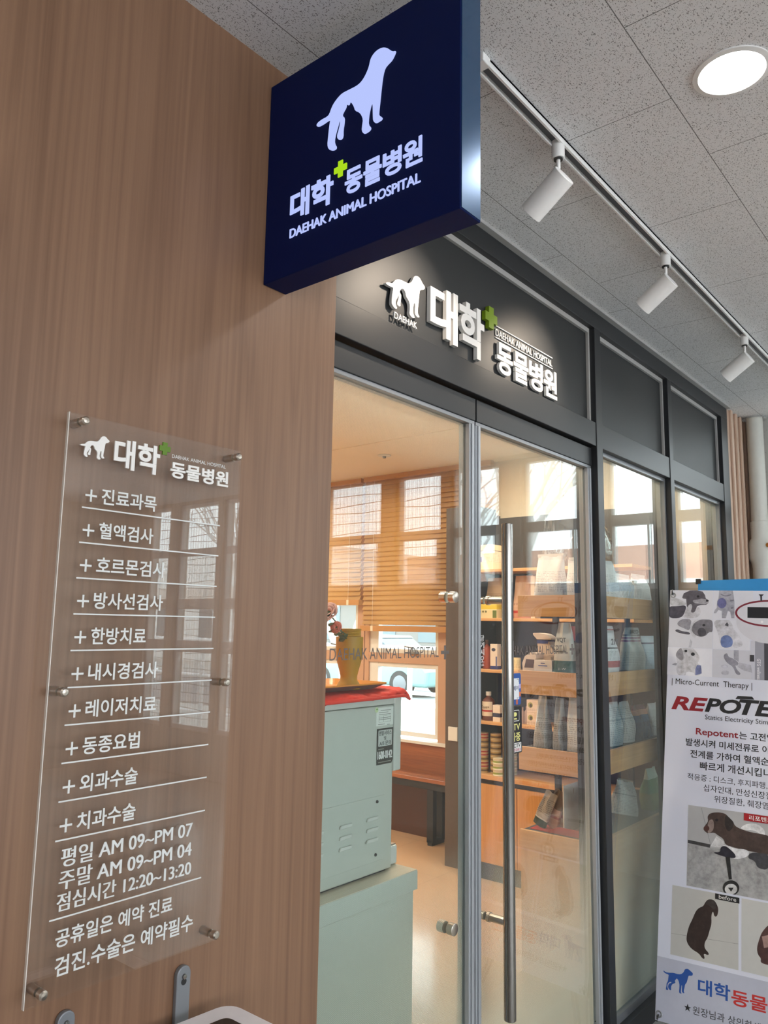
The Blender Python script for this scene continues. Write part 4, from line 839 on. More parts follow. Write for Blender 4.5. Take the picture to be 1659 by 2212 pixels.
blind(3.02, 4.27, 1.505, 'wooden slat blind lowered over the window beside the shelf end')
blind(4.30, 5.28, 1.715, 'wooden slat blind over the window behind the vase, raised higher')

# ---- bench
bh = thing('bench', 'low bench of brown slats on black metal legs under the windows', 'bench', (4.81, 4.4, 0))
for k in range(2): box('seat_slat', m_bench, (4.715 + k * 0.088, 3.26, 0.435), (4.715 + k * 0.088 + 0.082, 5.4, 0.462), bh, 0.003)
for y in (3.45, 4.4, 5.3):
    box('leg', m_black, (4.735, y - 0.028, 0.02), (4.780, y + 0.028, 0.39), bh, 0.002); box('leg', m_black, (4.85, y - 0.028, 0.02), (4.885, y + 0.028, 0.39), bh, 0.002)
    box('foot_rail', m_black, (4.735, y - 0.020, 0.0), (4.885, y + 0.020, 0.04), bh)
box('apron', m_black, (4.725, 3.28, 0.385), (4.755, 5.38, 0.434), bh, 0.002)

# ---- tall partition end beside the wall shelving
struct(MB().box(4.43, 2.99, 0, 4.96, 3.105, 2.368).build('wall_partition', M('#574a42', 0.5)), 'grey-brown end panel between the bench and the wall shelves', 'panel')
struct(MB().box(4.335, 2.832, 0, 4.64, 2.921, 2.362).build('trim_17', M('#2a2b2d', 0.5)))
tag(box('wall_socket', m_white, (4.418, 3.0, 0.80), (4.4298, 3.075, 0.89), None, 0.002), 'white wall plate on the grey-brown end panel', 'wall plate')
# ---- wall shelving (A)
wsx = thing('wall_shelf', 'wall shelving with oak boards on black panels, over an oak cabinet', 'shelf unit', (4.5, 2.3, 0))
box('back_panel', M('#3b3633', 0.6), (4.64, 1.75, 0), (4.66, 2.83, 2.30), wsx)
for z in (1.918, 1.602, 1.275, 0.950):
    box('shelf_board', m_shelf, (4.352, 1.75, z - 0.010), (4.638, 2.828, z + 0.008), wsx, 0.001)
box('worktop', m_shelf, (4.345, 1.75, 0.605), (4.638, 2.828, 0.632), wsx, 0.001)
box('recessed_rail', M('#2f2a27', 0.6), (4.375, 1.75, 0.565), (4.638, 2.828, 0.605), wsx)  # dark strip set back between the worktop and the cabinet doors
for y0, y1 in ((1.755, 2.135), (2.14, 2.515), (2.52, 2.826)): box('cabinet_door', m_door, (4.352, y0, 0.105), (4.370, y1, 0.575), wsx, 0.0015)
box('cabinet_body', m_door, (4.370, 1.75, 0.105), (4.638, 2.828, 0.565), wsx)
box('plinth', m_black, (4.375, 1.75, 0.0), (4.638, 2.828, 0.105), wsx)
# ---- window display gondola (C)
gd = thing('display_shelf', 'black display unit with wide oak front boards behind the shop windows', 'shelf unit', (3.6, 1.58, 0))
CX0, CX1, CY0, CY1 = 3.055, 4.25, 1.41, 1.755
def lipped(z0, z1, nm):
    a = MB(); a.box(CX0, CY0, z0, CX0 + 0.018, CY1, z1); a.build(nm, m_shelf, gd, 0.001)
    a = MB(); a.box(CX0 + 0.0182, CY0, z0, CX1, CY0 + 0.018, z1); a.build(nm, m_shelfx, gd, 0.001)
for z0, z1 in ((1.600, 1.692), (1.268, 1.367), (0.950, 1.046)):
    lipped(z0, z1, 'front_board'); box('shelf_board', m_black, (CX0 + 0.019, CY0 + 0.019, z1 - 0.022), (CX1, CY1, z1 - 0.006), gd)
lipped(0.635, 0.705, 'base_rim'); box('base_top', m_black, (CX0 + 0.019, CY0 + 0.019, 0.683), (CX1, CY1, 0.699), gd)
box('base_panel', m_door, (CX0 + 0.006, CY0 + 0.006, 0.0), (CX1, CY1 - 0.002, 0.634), gd, 0.001)
for x in (CX0 + 0.32, CX0 + 0.76, CX1 - 0.03):
    for y in (CY1 - 0.02,): box('upright', m_black, (x - 0.012, y - 0.012, 0.668), (x + 0.012, y + 0.012, 1.72), gd)

# ---- products
def pouch(name, label, cat, c, w_, d_, h_, mat, yaw=0.0, lean=(0, 0), group=None, top=0.9, seed=0, crimp=None, wavy=0.006, parent_t=None):
    """filled bag: gusseted flat base, belly, pinched top seam; width along local X, front towards local -Y"""
    rn = random.Random(seed); n = 28; J = 16; vs = []; fs = []
    ph = [rn.uniform(0, 6) for _ in range(4)]
    for j in range(J + 1):
        v = j / J; hw = w_ / 2 * (1 - (1 - top) * v) * (1 + 0.03 * math.sin(5 * v + ph[0]))
        hd = d_ / 2 * max(0.02, (1 - v ** 2.2)) * (0.92 + 0.16 * math.sin(math.pi * min(1, v * 1.3)))
        for k in range(n):
            t = 2 * math.pi * k / n; e = 0.55
            cx_ = math.copysign(abs(math.cos(t)) ** e, math.cos(t)); sy_ = math.copysign(abs(math.sin(t)) ** e, math.sin(t))
            y = hd * sy_ + wavy * v * math.sin(cx_ * 5 + ph[1]) + wavy * 0.5 * math.sin(9 * v + cx_ * 4 + ph[2]) * (1 if hd > 0.004 else 0.3)
            vs.append((hw * cx_, y, h_ * v))
    for j in range(J):
        for k in range(n): fs.append((j * n + k, j * n + (k + 1) % n, (j + 1) * n + (k + 1) % n, (j + 1) * n + k))
    fs.append(tuple(reversed(range(n)))); fs.append(tuple(range(J * n, J * n + n)))
    mm = Matrix.Translation(c) @ Matrix.Rotation(yaw, 4, 'Z') @ Matrix.Rotation(lean[0], 4, 'X') @ Matrix.Rotation(lean[1], 4, 'Y')
    a = MB(); a.add(vs, fs); o = a.build(name, mat, None, 0, True); o.matrix_basis = mm
    if crimp:
        q = MB(); q.box(-w_ / 2 * top * 0.98, -0.0015, h_ * 0.975, w_ / 2 * top * 0.98, 0.0015, h_ * 1.05); cr = q.build('seal_strip', crimp, None); cr.parent = o
    return tag(o, label, cat, group), mm
def on_bag(o, mm, s, mat, l, b, r, t, y, bold=0.02):
    x = text(s, mat, frame((0, y, 0), (1, 0, 0), (0, 0, 1)), l, b, r, t, None, 0.0006, 0.0, bold=bold); x.parent = o; return x
def carton(name, label, cat, a, b, mat, group=None, bev=0.001):
    o = box(name, mat, a, b, None, bev); return tag(o, label, cat, group)
FX = -math.pi / 2                       # front towards -X
lines = lambda c='#77787a', lo=0.1, hi=0.8, d=22: [(lo, hi, c, d)]

# wall shelving, board by board from the top
o = carton('carton', 'white carton with orange-brown side on the top wall shelf board', 'box', (4.39, 2.705, 1.9262), (4.50, 2.822, 2.092), bands('carton_print', [(0, '#e6c9a8'), (0.30, '#e8d3b8'), (0.74, '#5a5148'), (0.77, '#e3c39c')], 0.5, text=lines('#8d7a63', 0.3, 0.72, 18)))
box('printed_patch', M('#4a3f8c', 0.5), (4.388, 2.79, 1.98), (4.3898, 2.8218, 2.012), o)
p, mm = pouch('food_bag', 'tan bag with dark brown lettering on the second wall shelf board, behind a yellow pack', 'bag', (4.50, 2.745, 1.6102), 0.15, 0.09, 0.268, bands('tan_bag', [(0, '#a8823e'), (0.35, '#c9a37c'), (0.45, '#bfa184'), (0.62, '#cdb091')], 0.35, text=lines('#5d4331', 0.42, 0.58, 9), fold=0.3), FX, seed=1)
o = carton('snack_pack', 'yellow and cream pack at the front of the second wall shelf board', 'pack', (4.37, 2.665, 1.6102), (4.43, 2.812, 1.702), bands('yellow_pack', [(0, '#d9c79a'), (0.55, '#e3d6a6'), (0.62, '#dcbf3a'), (0.9, '#e3cf6a')], 0.4))
for k in range(3): MB().prism(ell(-2.79 + k * 0.022, 1.652, 0.007, 0.007, 14), 0, 0.0004, frame((4.3698, 0, 0), (0, -1, 0), (0, 0, 1))).build('printed_dot', M('#6d6436', 0.5), o)
box('printed_patch', M('#5d6a22', 0.5), (4.3692, 2.666, 1.612), (4.3698, 2.695, 1.66), o)
pouch('food_bag', 'beige bag with a red band on the second wall shelf board', 'bag', (4.47, 2.515, 1.6102), 0.15, 0.08, 0.275, bands('beige_bag', [(0, '#c98f7a'), (0.12, '#b8342f'), (0.18, '#cfa58a'), (0.5, '#d3ae93')], 0.4, text=lines('#7d4b3e', 0.24, 0.36, 8), fold=0.3), FX, seed=2)
carton('carton', 'narrow white carton with a red stripe on the second wall shelf board', 'box', (4.40, 2.405, 1.6102), (4.47, 2.434, 1.875), bands('slim_carton', [(0, '#e6cbb2'), (0.46, '#b5332e'), (0.49, '#e9d2bd')], 0.4))
def bottle(label, x, y, z, r, h, body, cap, patch=None, group=None):
    t = thing('bottle', label, 'bottle', (x, y, z), group)
    a = MB(); a.lathe([(0, 0), (r * 0.95, 0), (r, 0.004), (r, h * 0.66), (r * 0.8, h * 0.74), (r * 0.36, h * 0.82), (r * 0.34, h * 0.88)], (x, y, z), 24); a.build('body', body, t, 0, True)
    a = MB(); a.lathe([(r * 0.42, h * 0.86), (r * 0.42, h), (0, h)], (x, y, z), 18); a.build('cap', cap, t, 0, True)
    if patch:
        n = 14; vs = []; fs = []
        for i in range(n + 1):
            th = math.pi - 1.15 + 2.3 * i / n
            for zz in (patch[0], patch[1]): vs.append((x + (r + 0.0006) * math.cos(th), y + (r + 0.0006) * math.sin(th), z + zz * h))
        for i in range(n): fs.append((2 * i, 2 * i + 1, 2 * i + 3, 2 * i + 2))
        a = MB(); a.add(vs, fs); lb = a.build('paper_label', bands('bottle_label', [(0, '#ead8c4'), (0.3, '#b5282a'), (0.42, '#ecdcc9')], 0.5), t, 0, True)
        text('Toni+', m_ink, frame((x - r - 0.0012, 0, 0), (0, -1, 0), (0, 0, 1)), -y - r * 0.7, z + h * 0.42, -y + r * 0.7, z + h * 0.52, lb, 0.0003)
    return t
m_redb = M('#a54a34', 0.25); m_amb = M('#6a3422', 0.2)
bottle('reddish bottle at the left end of the third wall shelf board', 4.44, 2.782, 1.2832, 0.030, 0.185, m_redb, M('#5a3a30', 0.4))
bottle('dark brown bottle behind the white and blue carton, third wall shelf board', 4.52, 2.745, 1.2832, 0.026, 0.165, m_amb, M('#3a2a26', 0.4))
o = carton('carton', 'tall white carton with blue foot and dark emblem, third wall shelf board', 'box', (4.40, 2.680, 1.2832), (4.445, 2.733, 1.445), bands('blue_foot', [(0, '#2f3f85'), (0.13, '#eddccf'), (0.6, '#efdfd3')], 0.4))
MB().prism(ell(-2.708, 1.408, 0.015, 0.011, 18), 0, 0.0004, frame((4.3998, 0, 0), (0, -1, 0), (0, 0, 1))).build('printed_emblem', M('#2c3350', 0.5), o); box('printed_patch', M('#44558f', 0.5), (4.3992, 2.682, 1.305), (4.3998, 2.692, 1.365), o)
carton('carton', 'pale blue carton half behind the chrome pull bar, third wall shelf board', 'box', (4.46, 2.628, 1.2832), (4.52, 2.672, 1.465), bands('pale_blue', [(0, '#dfd5d6'), (0.36, '#3c4a86'), (0.41, '#bcc3da')], 0.4))
o = tag(MB().lathe([(0, 0), (0.024, 0), (0.0245, 0.002), (0.0245, 0.076), (0.023, 0.08), (0, 0.08)], (4.42, 2.548, 1.2832), 24).build('canister', bands('canister', [(0, '#e5c27c'), (0.06, '#ecd9a6'), (0.93, '#e9cf92')], 0.4, text=lines('#8d7b4a', 0.2, 0.85, 12)), None, 0, True), 'cream yellow canister on the third wall shelf board', 'canister')
bottle('brown bottle with white and red paper label on the fourth wall shelf board', 4.43, 2.765, 0.9582, 0.042, 0.18, m_amb, m_white, (0.16, 0.66))
o = carton('carton', 'small white carton with navy panel on the fourth wall shelf board', 'box', (4.38, 2.650, 0.9582), (4.43, 2.703, 1.062), bands('navy_panel', [(0, '#ead9cc'), (0.28, '#2e3454'), (0.52, '#ecdcd0')], 0.4))
for k, (y, hh) in enumerate(((2.515, 0.100), (2.487, 0.108))):
    bottle(('pinkish grey bottle behind the black sticker, fourth wall shelf board', 'pinkish grey bottle next to the dotted cartons, fourth wall shelf board')[k], 4.43, y, 0.9582, 0.0135, hh, M('#a98f86', 0.35), M('#a98f86', 0.35))
for k in range(2):
    o = carton('carton', ('white carton with green round emblem, lower of the pair on the fourth board', 'white carton with green round emblem, upper of the pair on the fourth board')[k], 'box', (4.40, 2.375, 0.9582 + k * 0.0765), (4.47, 2.470, 0.9582 + k * 0.0765 + 0.0755), bands('emblem_carton%d' % k, [(0, '#e6cdb8')], 0.4, text=lines('#8f7f70', 0.1, 0.3, 20)), 'cartons with green emblems')
    f_ = frame((4.3998, 0, 0), (0, -1, 0), (0, 0, 1)); zc = 0.9582 + k * 0.0765 + 0.044
    MB().prism(ell(-2.444, zc, 0.017, 0.017, 20), 0, 0.0004, f_).build('printed_emblem', M('#a9a34a', 0.5), o); MB().prism(ell(-2.441, zc - 0.003, 0.010, 0.012, 16), 0.0004, 0.0006, f_).build('printed_emblem', M('#4b3a22', 0.5), o)
# cans on the cabinet top
def can_mat(nm, a, b): return bands(nm, [(0, '#c9b48c'), (0.07, a), (0.30, b), (0.62, a), (0.90, '#d8c9a4')], 0.3)
cm = {'red': can_mat('can_red', '#9c2a20', '#c7a57a'), 'gold': can_mat('can_gold', '#b79a62', '#5f4a2a'), 'cream': can_mat('can_cream', '#ddd2b4', '#8d9a3c'), 'white': can_mat('can_white', '#d9dad0', '#a9b5a0')}
base_can = {}
ORD = ['bottom', 'second', 'third', 'fourth', 'fifth', 'sixth', 'seventh', 'eighth']
def can(kind, x, y, z, label, grp):
    if kind not in base_can:
        a = MB(); a.lathe([(0, 0), (0.034, 0), (0.0355, 0.0015), (0.0355, 0.003), (0.0345, 0.0045), (0.0345, 0.0315), (0.0355, 0.033), (0.0355, 0.0345), (0.034, 0.035), (0.033, 0.033), (0, 0.033)], (0, 0, 0), 26)
        o = a.build('food_can', cm[kind], None, 0, True); base_can[kind] = o
    else: o = base_can[kind].copy(); COL.objects.link(o)
    o.matrix_basis = Matrix.Translation((x, y, z)) @ Matrix.Rotation(random.uniform(0, 6), 4, 'Z'); tag(o, label, 'can', grp)
for k in range(7): can(['gold', 'red', 'gold', 'red', 'gold', 'gold', 'red'][k], 4.415, 2.797, 0.6322 + k * 0.0352, '%s can from below of the red-and-gold stack by the door stile, cabinet top' % ('lowest' if k == 0 else ORD[k]), 'stacked food cans on the cabinet')
for k in range(7): can('gold', 4.435, 2.715, 0.6322 + k * 0.0352, '%s can from below of the tall gold stack on the cabinet top' % ('lowest' if k == 0 else ORD[k]), 'stacked food cans on the cabinet')
for k in range(3): can('cream', 4.382, 2.664, 0.6322 + k * 0.0352, 'cream and green can, %s of the short front stack' % ('bottom', 'middle', 'top')[k], 'stacked food cans on the cabinet')
for k in range(5): can('white', 4.47, 2.620, 0.6322 + k * 0.0352, '%s white can from below of the stack half behind the pull bar' % ('lowest' if k == 0 else ORD[k]), 'stacked food cans on the cabinet')

# display unit, seen from its end
W1 = bands('white_bag_back', [(0, '#d4d0cc'), (0.06, '#e2dfdd'), (0.9, '#d0cfd0')], 0.35, text=lines('#8a8788', 0.12, 0.62, 26), fold=0.35)
W2 = bands('grey_bag_back', [(0, '#a7a29c'), (0.5, '#b4b0ab'), (0.8, '#bcb9b5')], 0.3, text=lines('#5d5a58', 0.12, 0.6, 24), fold=0.4)
pouch('food_bag', 'large white food bag, back side out, first on the top display board', 'bag', (3.16, 1.645, 1.6865), 0.145, 0.09, 0.185, W1, FX, seed=4, crimp=m_offw)
pouch('food_bag', 'white food bag with small grey print beside the larger one, top display board', 'bag', (3.15, 1.515, 1.6865), 0.085, 0.07, 0.165, W1, FX, seed=5, crimp=m_offw)
o = tag(MB().prism([(-1.775, 1.3615), (-1.700, 1.3615), (-1.700, 1.395), (-1.722, 1.395), (-1.708, 1.42), (-1.71, 1.440), (-1.735, 1.444), (-1.765, 1.425), (-1.778, 1.395)], 0, 0.07, frame((3.20, 0, 0), (0, -1, 0), (0, 0, 1))).build('snack_box', M('#e3cdbd', 0.4), None, 0.001), 'house-shaped cream box with a dark window, second display board', 'box')
MB().prism([(-1.767, 1.376), (-1.722, 1.376), (-1.716, 1.412), (-1.757, 1.414)], 0.0702, 0.0708, frame((3.20, 0, 0), (0, -1, 0), (0, 0, 1))).build('window_print', M('#54342a', 0.35), o)
dsp = thing('dispenser_box', 'tall cream and blue dispenser box with open curved lid, second display board', 'box', (3.2, 1.70, 1.3615))
f_ = frame((3.27, 0, 0), (0, -1, 0), (0, 0, 1))
MB().prism([(-1.728, 1.3615), (-1.668, 1.3615), (-1.660, 1.44), (-1.690, 1.492), (-1.745, 1.492), (-1.742, 1.42)], 0, 0.06, f_).build('body', M('#dcc3b0', 0.4), dsp, 0.001)
MB().prism([(-1.746, 1.482), (-1.690, 1.482), (-1.690, 1.496), (-1.746, 1.496)], -0.001, 0.0615, f_).build('printed_band', M('#38427c', 0.4), dsp)
MB().prism([(-1.765, 1.520), (-1.745, 1.500), (-1.675, 1.500), (-1.672, 1.506), (-1.70, 1.523), (-1.735, 1.530), (-1.765, 1.529)], 0, 0.062, f_).build('lid', M('#e4cdbb', 0.4), dsp, 0.001)
o = carton('carton', 'low open white carton with blue print on the second display board', 'box', (3.12, 1.626, 1.3615), (3.19, 1.712, 1.412), bands('low_carton', [(0, '#ecdcd3')], 0.4))
box('print_line', M('#6b78b5', 0.5), (3.1192, 1.648, 1.386), (3.1198, 1.692, 1.390), o)
box('printed_patch', M('#4a4f86', 0.5), (3.1192, 1.660, 1.397), (3.1198, 1.680, 1.401), o)
for k in range(4): tag(box('sachet', M('#bda799', 0.5), (3.128 + k * 0.013, 1.634, 1.4125), (3.136 + k * 0.013, 1.665, 1.428 + 0.002 * k), None), '%s beige sachet standing in the low open carton' % ('first', 'second', 'third', 'fourth')[k], 'sachet', 'sachets in the open carton')
p, mm = pouch('food_bag', 'white bag with a teal foot and bold black lettering, second display board', 'bag', (3.15, 1.578, 1.3615), 0.105, 0.075, 0.215, bands('teal_foot', [(0, '#27584f'), (0.24, '#cfc8bf'), (0.27, '#cbc8c2'), (0.6, '#c4c5c1')], 0.35, fold=0.4), FX, top=0.55, seed=6)
on_bag(p, mm, 'VQT', m_ink, -0.020, 0.128, 0.024, 0.150, -0.0375); on_bag(p, mm, 'J-W', m_offw, -0.015, 0.012, 0.022, 0.022, -0.0375, 0)
box('print_line', M('#5b5a58', 0.5), (-0.034, -0.0395, 0.088), (0.026, -0.0385, 0.093)).parent = p
pouch('food_bag', 'second bag with a teal foot, behind the door stile on the second display board', 'bag', (3.16, 1.497, 1.3615), 0.058, 0.06, 0.155, bands('teal_foot2', [(0, '#27584f'), (0.32, '#c9c6c0')], 0.35, fold=0.4), FX, top=0.3, seed=7)
o = tag(MB().prism([(-1.655, 1.556), (-1.60, 1.562), (-1.598, 1.50), (-1.630, 1.490), (-1.642, 1.505), (-1.652, 1.535), (-1.644, 1.538)], 0, 0.03, frame((3.30, 0, 0), (0, -1, 0), (0, 0, 1))).build('snack_bag', M('#b8392f', 0.4), None, 0.001), 'red snack bag hanging behind the teal-footed white bag', 'bag')
MB().prism(ell(-1.627, 1.545, 0.016, 0.012, 16), 0.0302, 0.0308, frame((3.30, 0, 0), (0, -1, 0), (0, 0, 1))).build('printed_food', M('#d9683f', 0.4), o)
for k, (y, w_, hh, lab) in enumerate(((1.688, 0.072, 0.215, 'grey food bag standing first on the third display board'), (1.606, 0.050, 0.212, 'narrow grey food bag in the middle of the third display board'), (1.522, 0.092, 0.218, 'pale food bag with white border beside the door stile, third display board'))):
    pouch('food_bag', lab, 'bag', (3.15, y, 1.0405), w_, 0.075, hh, W2 if k < 2 else W1, FX, top=0.6 if k < 2 else 0.85, seed=8 + k)
# base: leaning snack bags, red bin with grey back board
pouch('snack_bag', 'pale snack bag with a dark green foot, leaning leftmost over the base rim', 'bag', (3.15, 1.712, 0.7125), 0.062, 0.03, 0.155, bands('green_foot', [(0, '#1f3d36'), (0.2, '#d9d4cf'), (0.24, '#b3a69a')], 0.3, text=lines('#5c524a', 0.35, 0.8, 20), fold=0.4), FX, lean=(0, 0.42), seed=20)
pouch('snack_bag', 'pink and brown snack bag in the middle of the leaning three', 'bag', (3.18, 1.672, 0.7095), 0.060, 0.03, 0.16, bands('pink_bag', [(0, '#d8b6a8'), (0.25, '#b5747a'), (0.32, '#c9a190'), (0.5, '#7d6652')], 0.3, fold=0.5), FX, lean=(0, 0.32), seed=21)
pouch('snack_bag', 'brown snack bag with pink spots, nearest the grey board', 'bag', (3.21, 1.628, 0.7045), 0.062, 0.03, 0.175, bands('brown_bag', [(0, '#cdb0a0'), (0.22, '#a8545c'), (0.3, '#8d7560'), (0.7, '#b39a86')], 0.3, fold=0.5), FX, lean=(0, 0.15), seed=22)
bx = thing('display_bin', 'red display bin with a tall grey side board on the display base', 'bin', (3.2, 1.54, 0.6995))
box('tray', M('#c0201c', 0.4), (3.112, 1.455, 0.6995), (3.30, 1.735, 0.7025), bx)
MB().prism([(-1.67, 0.6995), (-1.60, 0.728), (-1.455, 0.728), (-1.455, 0.6995)], 0, 0.004, frame((3.112, 0, 0), (0, -1, 0), (0, 0, 1))).build('front_lip', M('#c0201c', 0.4), bx)
box('side_board', M('#a9b0b2', 0.45), (3.118, 1.460, 0.7027), (3.29, 1.466, 0.90), bx, 0.001); box('side_board', M('#e4dcd6', 0.45), (3.118, 1.578, 0.7027), (3.29, 1.584, 0.895), bx, 0.001)
box('back_board', M('#a9b0b2', 0.45), (3.285, 1.467, 0.7027), (3.29, 1.577, 0.9), bx, 0.001)
# clear bundle wrap on top of the unit
m_wrap = glass('clear_wrap', (0.97, 0.97, 0.97), 0.10)
def wrap():
    vs = []; fs = []; n, m_ = 26, 20; rn = random.Random(5)
    for j in range(m_ + 1):
        for i in range(n + 1):
            u_, v_ = i / n, j / m_; th = math.pi * u_
            r_ = 0.115 + 0.012 * math.sin(7 * v_ + 5 * u_) + rn.uniform(-0.004, 0.004)
            vs.append((3.19 + v_ * 0.26, 1.60 - r_ * math.cos(th) * 1.0, 1.875 + 2.9 * r_ * math.sin(th) * (0.75 + 0.25 * math.sin(3 * v_ + 1)) + rn.uniform(-0.004, 0.004)))
    for j in range(m_):
        for i in range(n): a = j * (n + 1) + i; fs.append((a, a + 1, a + n + 2, a + n + 1))
    a = MB(); a.add(vs, fs); o = a.build('plastic_wrap', m_wrap, None, 0, True); o.modifiers.new('thick', 'SOLIDIFY').thickness = 0.0015; return o
# display unit, seen through the window
def pw(label, x, z, w_, h_, mat, y=1.50, d_=0.08, top=0.9, seed=0, lean=(0, 0), name='food_bag', crimp=None, yaw=0.0):
    return pouch(name, label, 'bag', (x, y, z), w_, d_, h_, mat, yaw, lean, top=top, seed=seed, crimp=crimp)
pw('white food bag standing upright at the window edge, top display board', 3.425, 1.6865, 0.14, 0.178, W1, seed=30)
pw('white food bag lying low in the middle of the window, top display board', 3.60, 1.6865, 0.18, 0.120, W1, seed=31, crimp=m_offw)
pw('white food bag farthest along the window, top display board', 3.80, 1.6865, 0.19, 0.130, W1, seed=32, crimp=m_offw)
p, mm = pw('white and red bag printed 210, second display board', 3.418, 1.3615, 0.135, 0.205, bands('two_ten', [(0, '#dadad8'), (0.10, '#a8443e'), (0.24, '#d6d8d9'), (0.50, '#23242a'), (0.53, '#d9dbde'), (0.78, '#d3d4d6'), (0.9, '#b0453f'), (0.93, '#d3d4d6')], 0.35, text=lines('#6f7072', 0.26, 0.46, 40)), seed=33)
on_bag(p, mm, '210', m_ink, -0.055, 0.120, 0.020, 0.148, -0.0405, 0.03)
pw('brown paper bag with purple foot between the printed bags, second display board', 3.535, 1.3615, 0.095, 0.20, bands('brown_paper', [(0, '#5b2f52'), (0.17, '#8c8377'), (0.5, '#8f8678')], 0.5, fold=0.3), seed=34, y=1.55)
p, mm = pw('white bag with purple stripes, second display board', 3.695, 1.3615, 0.215, 0.20, bands('purple_stripe', [(0, '#c3c8c4'), (0.45, '#cdd1cc'), (0.66, '#7a3a63'), (0.70, '#c9cbca'), (0.73, '#7a3a63'), (0.77, '#c9cbca'), (0.80, '#4a3144'), (0.83, '#c3c6c6')], 0.3, text=lines('#85898a', 0.1, 0.42, 26), fold=0.4), seed=35, top=0.75)
on_bag(p, mm, 'MED', m_ink, -0.05, 0.171, 0.045, 0.188, -0.016)
pw('pale blue white bag at the far end of the second display board', 3.915, 1.3615, 0.22, 0.16, bands('blue_white', [(0, '#b8c6d1'), (0.6, '#c5d0da'), (0.75, '#5a4a6a'), (0.8, '#c5d0da')], 0.3, text=lines('#8796a3', 0.1, 0.5, 22), fold=0.4), seed=36)
N1 = bands('newsprint_bag', [(0, '#c8cbc9'), (0.5, '#c2c6c4'), (0.58, '#8a8f90'), (0.60, '#c9cdcb')], 0.35, text=lines('#686d6e', 0.06, 0.9, 24), fold=0.4)
pw('newsprint-grey food bag at the window edge, third display board', 3.43, 1.0405, 0.145, 0.185, N1, seed=37)
pw('second newsprint-grey food bag, third display board', 3.578, 1.0405, 0.13, 0.180, N1, seed=38)
pw('clear bag holding orange and navy treats, third display board', 3.75, 1.0405, 0.20, 0.155, bands('navy_orange', [(0, '#2c4560'), (0.5, '#33506e'), (0.7, '#b0785c'), (0.85, '#7a3f3a')], 0.25, fold=0.6), seed=39)
pw('grey bag at the far end of the third display board', 3.95, 1.0405, 0.17, 0.15, W2, seed=40)
pw('grey food bag with a crumpled silver top, tilted on the display base', 3.545, 0.722, 0.20, 0.145, N1, seed=41, lean=(0, 0.22), crimp=M('#c9c6bd', 0.25, 0.7))
pw('grey bag at the window edge of the display base', 3.36, 0.6995, 0.13, 0.11, W2, seed=42, y=1.53)
pw('green bag at the far end of the display base', 3.88, 0.6995, 0.15, 0.185, bands('green_bag', [(0, '#5a6a2e'), (0.4, '#2f6a3f'), (0.75, '#9fb5a8')], 0.35, fold=0.4), seed=43)
tag(wrap(), 'clear crumpled plastic wrap bundled on top of the display unit', 'plastic wrap')

# ---- stickers on the right door beside the pull bar
SW = WALL(YG - 0.0006)
st = tag(shape('pay_sticker', rrect(2.215, 1.300, 2.330, 1.402, 0.008), M('#24529b', 0.4), SW, None, 0, 0.0004), 'blue and white payment sticker on the right glass door behind the pull bar', 'sticker')
MB().prism([(2.225, 1.318), (2.318, 1.318), (2.318, 1.386), (2.225, 1.386)], 0.0004, 0.0006, SW).build('sticker_field', M('#e3e5e8', 0.4), st)
text('제로페이', M('#2a3a66', 0.4), SW, 2.240, 1.346, 2.314, 1.362, st, 0.0002, 0.0006, bold=0.015)
for l, b, c in ((2.298, 1.302, '#c9683a'), (2.318, 1.326, '#c9683a'), (2.318, 1.352, '#b6a7d6')): MB().prism([(l, b), (l + 0.011, b), (l + 0.011, b + 0.015), (l, b + 0.015)], 0.0004, 0.0006, SW).build('printed_patch', M(c, 0.4), st)
a = MB(); a.prism([(2.304, 1.382), (2.314, 1.382), (2.314, 1.3835), (2.304, 1.3835)], 0.0006, 0.0008, SW); a.prism([(2.3125, 1.374), (2.314, 1.374), (2.314, 1.3835), (2.3125, 1.3835)], 0.0006, 0.0008, SW); a.prism([(2.304, 1.321), (2.314, 1.321), (2.314, 1.3225), (2.304, 1.3225)], 0.0006, 0.0008, SW); a.build('corner_mark', m_ink, st)
st = tag(shape('camera_sticker', rrect(2.212, 1.147, 2.334, 1.294, 0.006), M('#1b1b1d', 0.4), SW, None, 0, 0.0004), 'black camera warning sticker with yellow lettering on the right glass door', 'sticker')
m_yel = M('#e6e08a', 0.4)
fr0 = rrect(2.235, 1.248, 2.318, 1.284, 0.004); fr1 = rrect(2.238, 1.2505, 2.3155, 1.2815, 0.003)
MB().prism(fr0, 0.0004, 0.0005, SW).build('sticker_frame', m_offw, st); MB().prism(fr1, 0.0005, 0.0006, SW).build('sticker_field', M('#1b1b1d', 0.4), st)
MB().prism(ell(2.290, 1.2705, 0.012, 0.007), 0.0006, 0.0008, SW).build('camera_mark', m_yel, st); MB().prism([(2.278, 1.254), (2.304, 1.254), (2.299, 1.259), (2.283, 1.259)], 0.0006, 0.0008, SW).build('camera_mark', m_yel, st)
text('CCTV', m_yel, SW, 2.230, 1.220, 2.322, 1.241, st, 0.0002, 0.0005, bold=0.02); text('녹화중', m_yel, SW, 2.235, 1.185, 2.323, 1.213, st, 0.0002, 0.0005, bold=0.02)
MB().prism([(2.218, 1.151), (2.329, 1.151), (2.329, 1.180), (2.218, 1.180)], 0.0004, 0.0006, SW).build('sticker_field', m_offw, st)
text('UCCTV', m_ink, SW, 2.250, 1.1655, 2.324, 1.1775, st, 0.0002, 0.0006, bold=0.01); text('0082-0282', M('#b03a5a', 0.4), SW, 2.225, 1.154, 2.326, 1.162, st, 0.0002, 0.0006, bold=0.01)

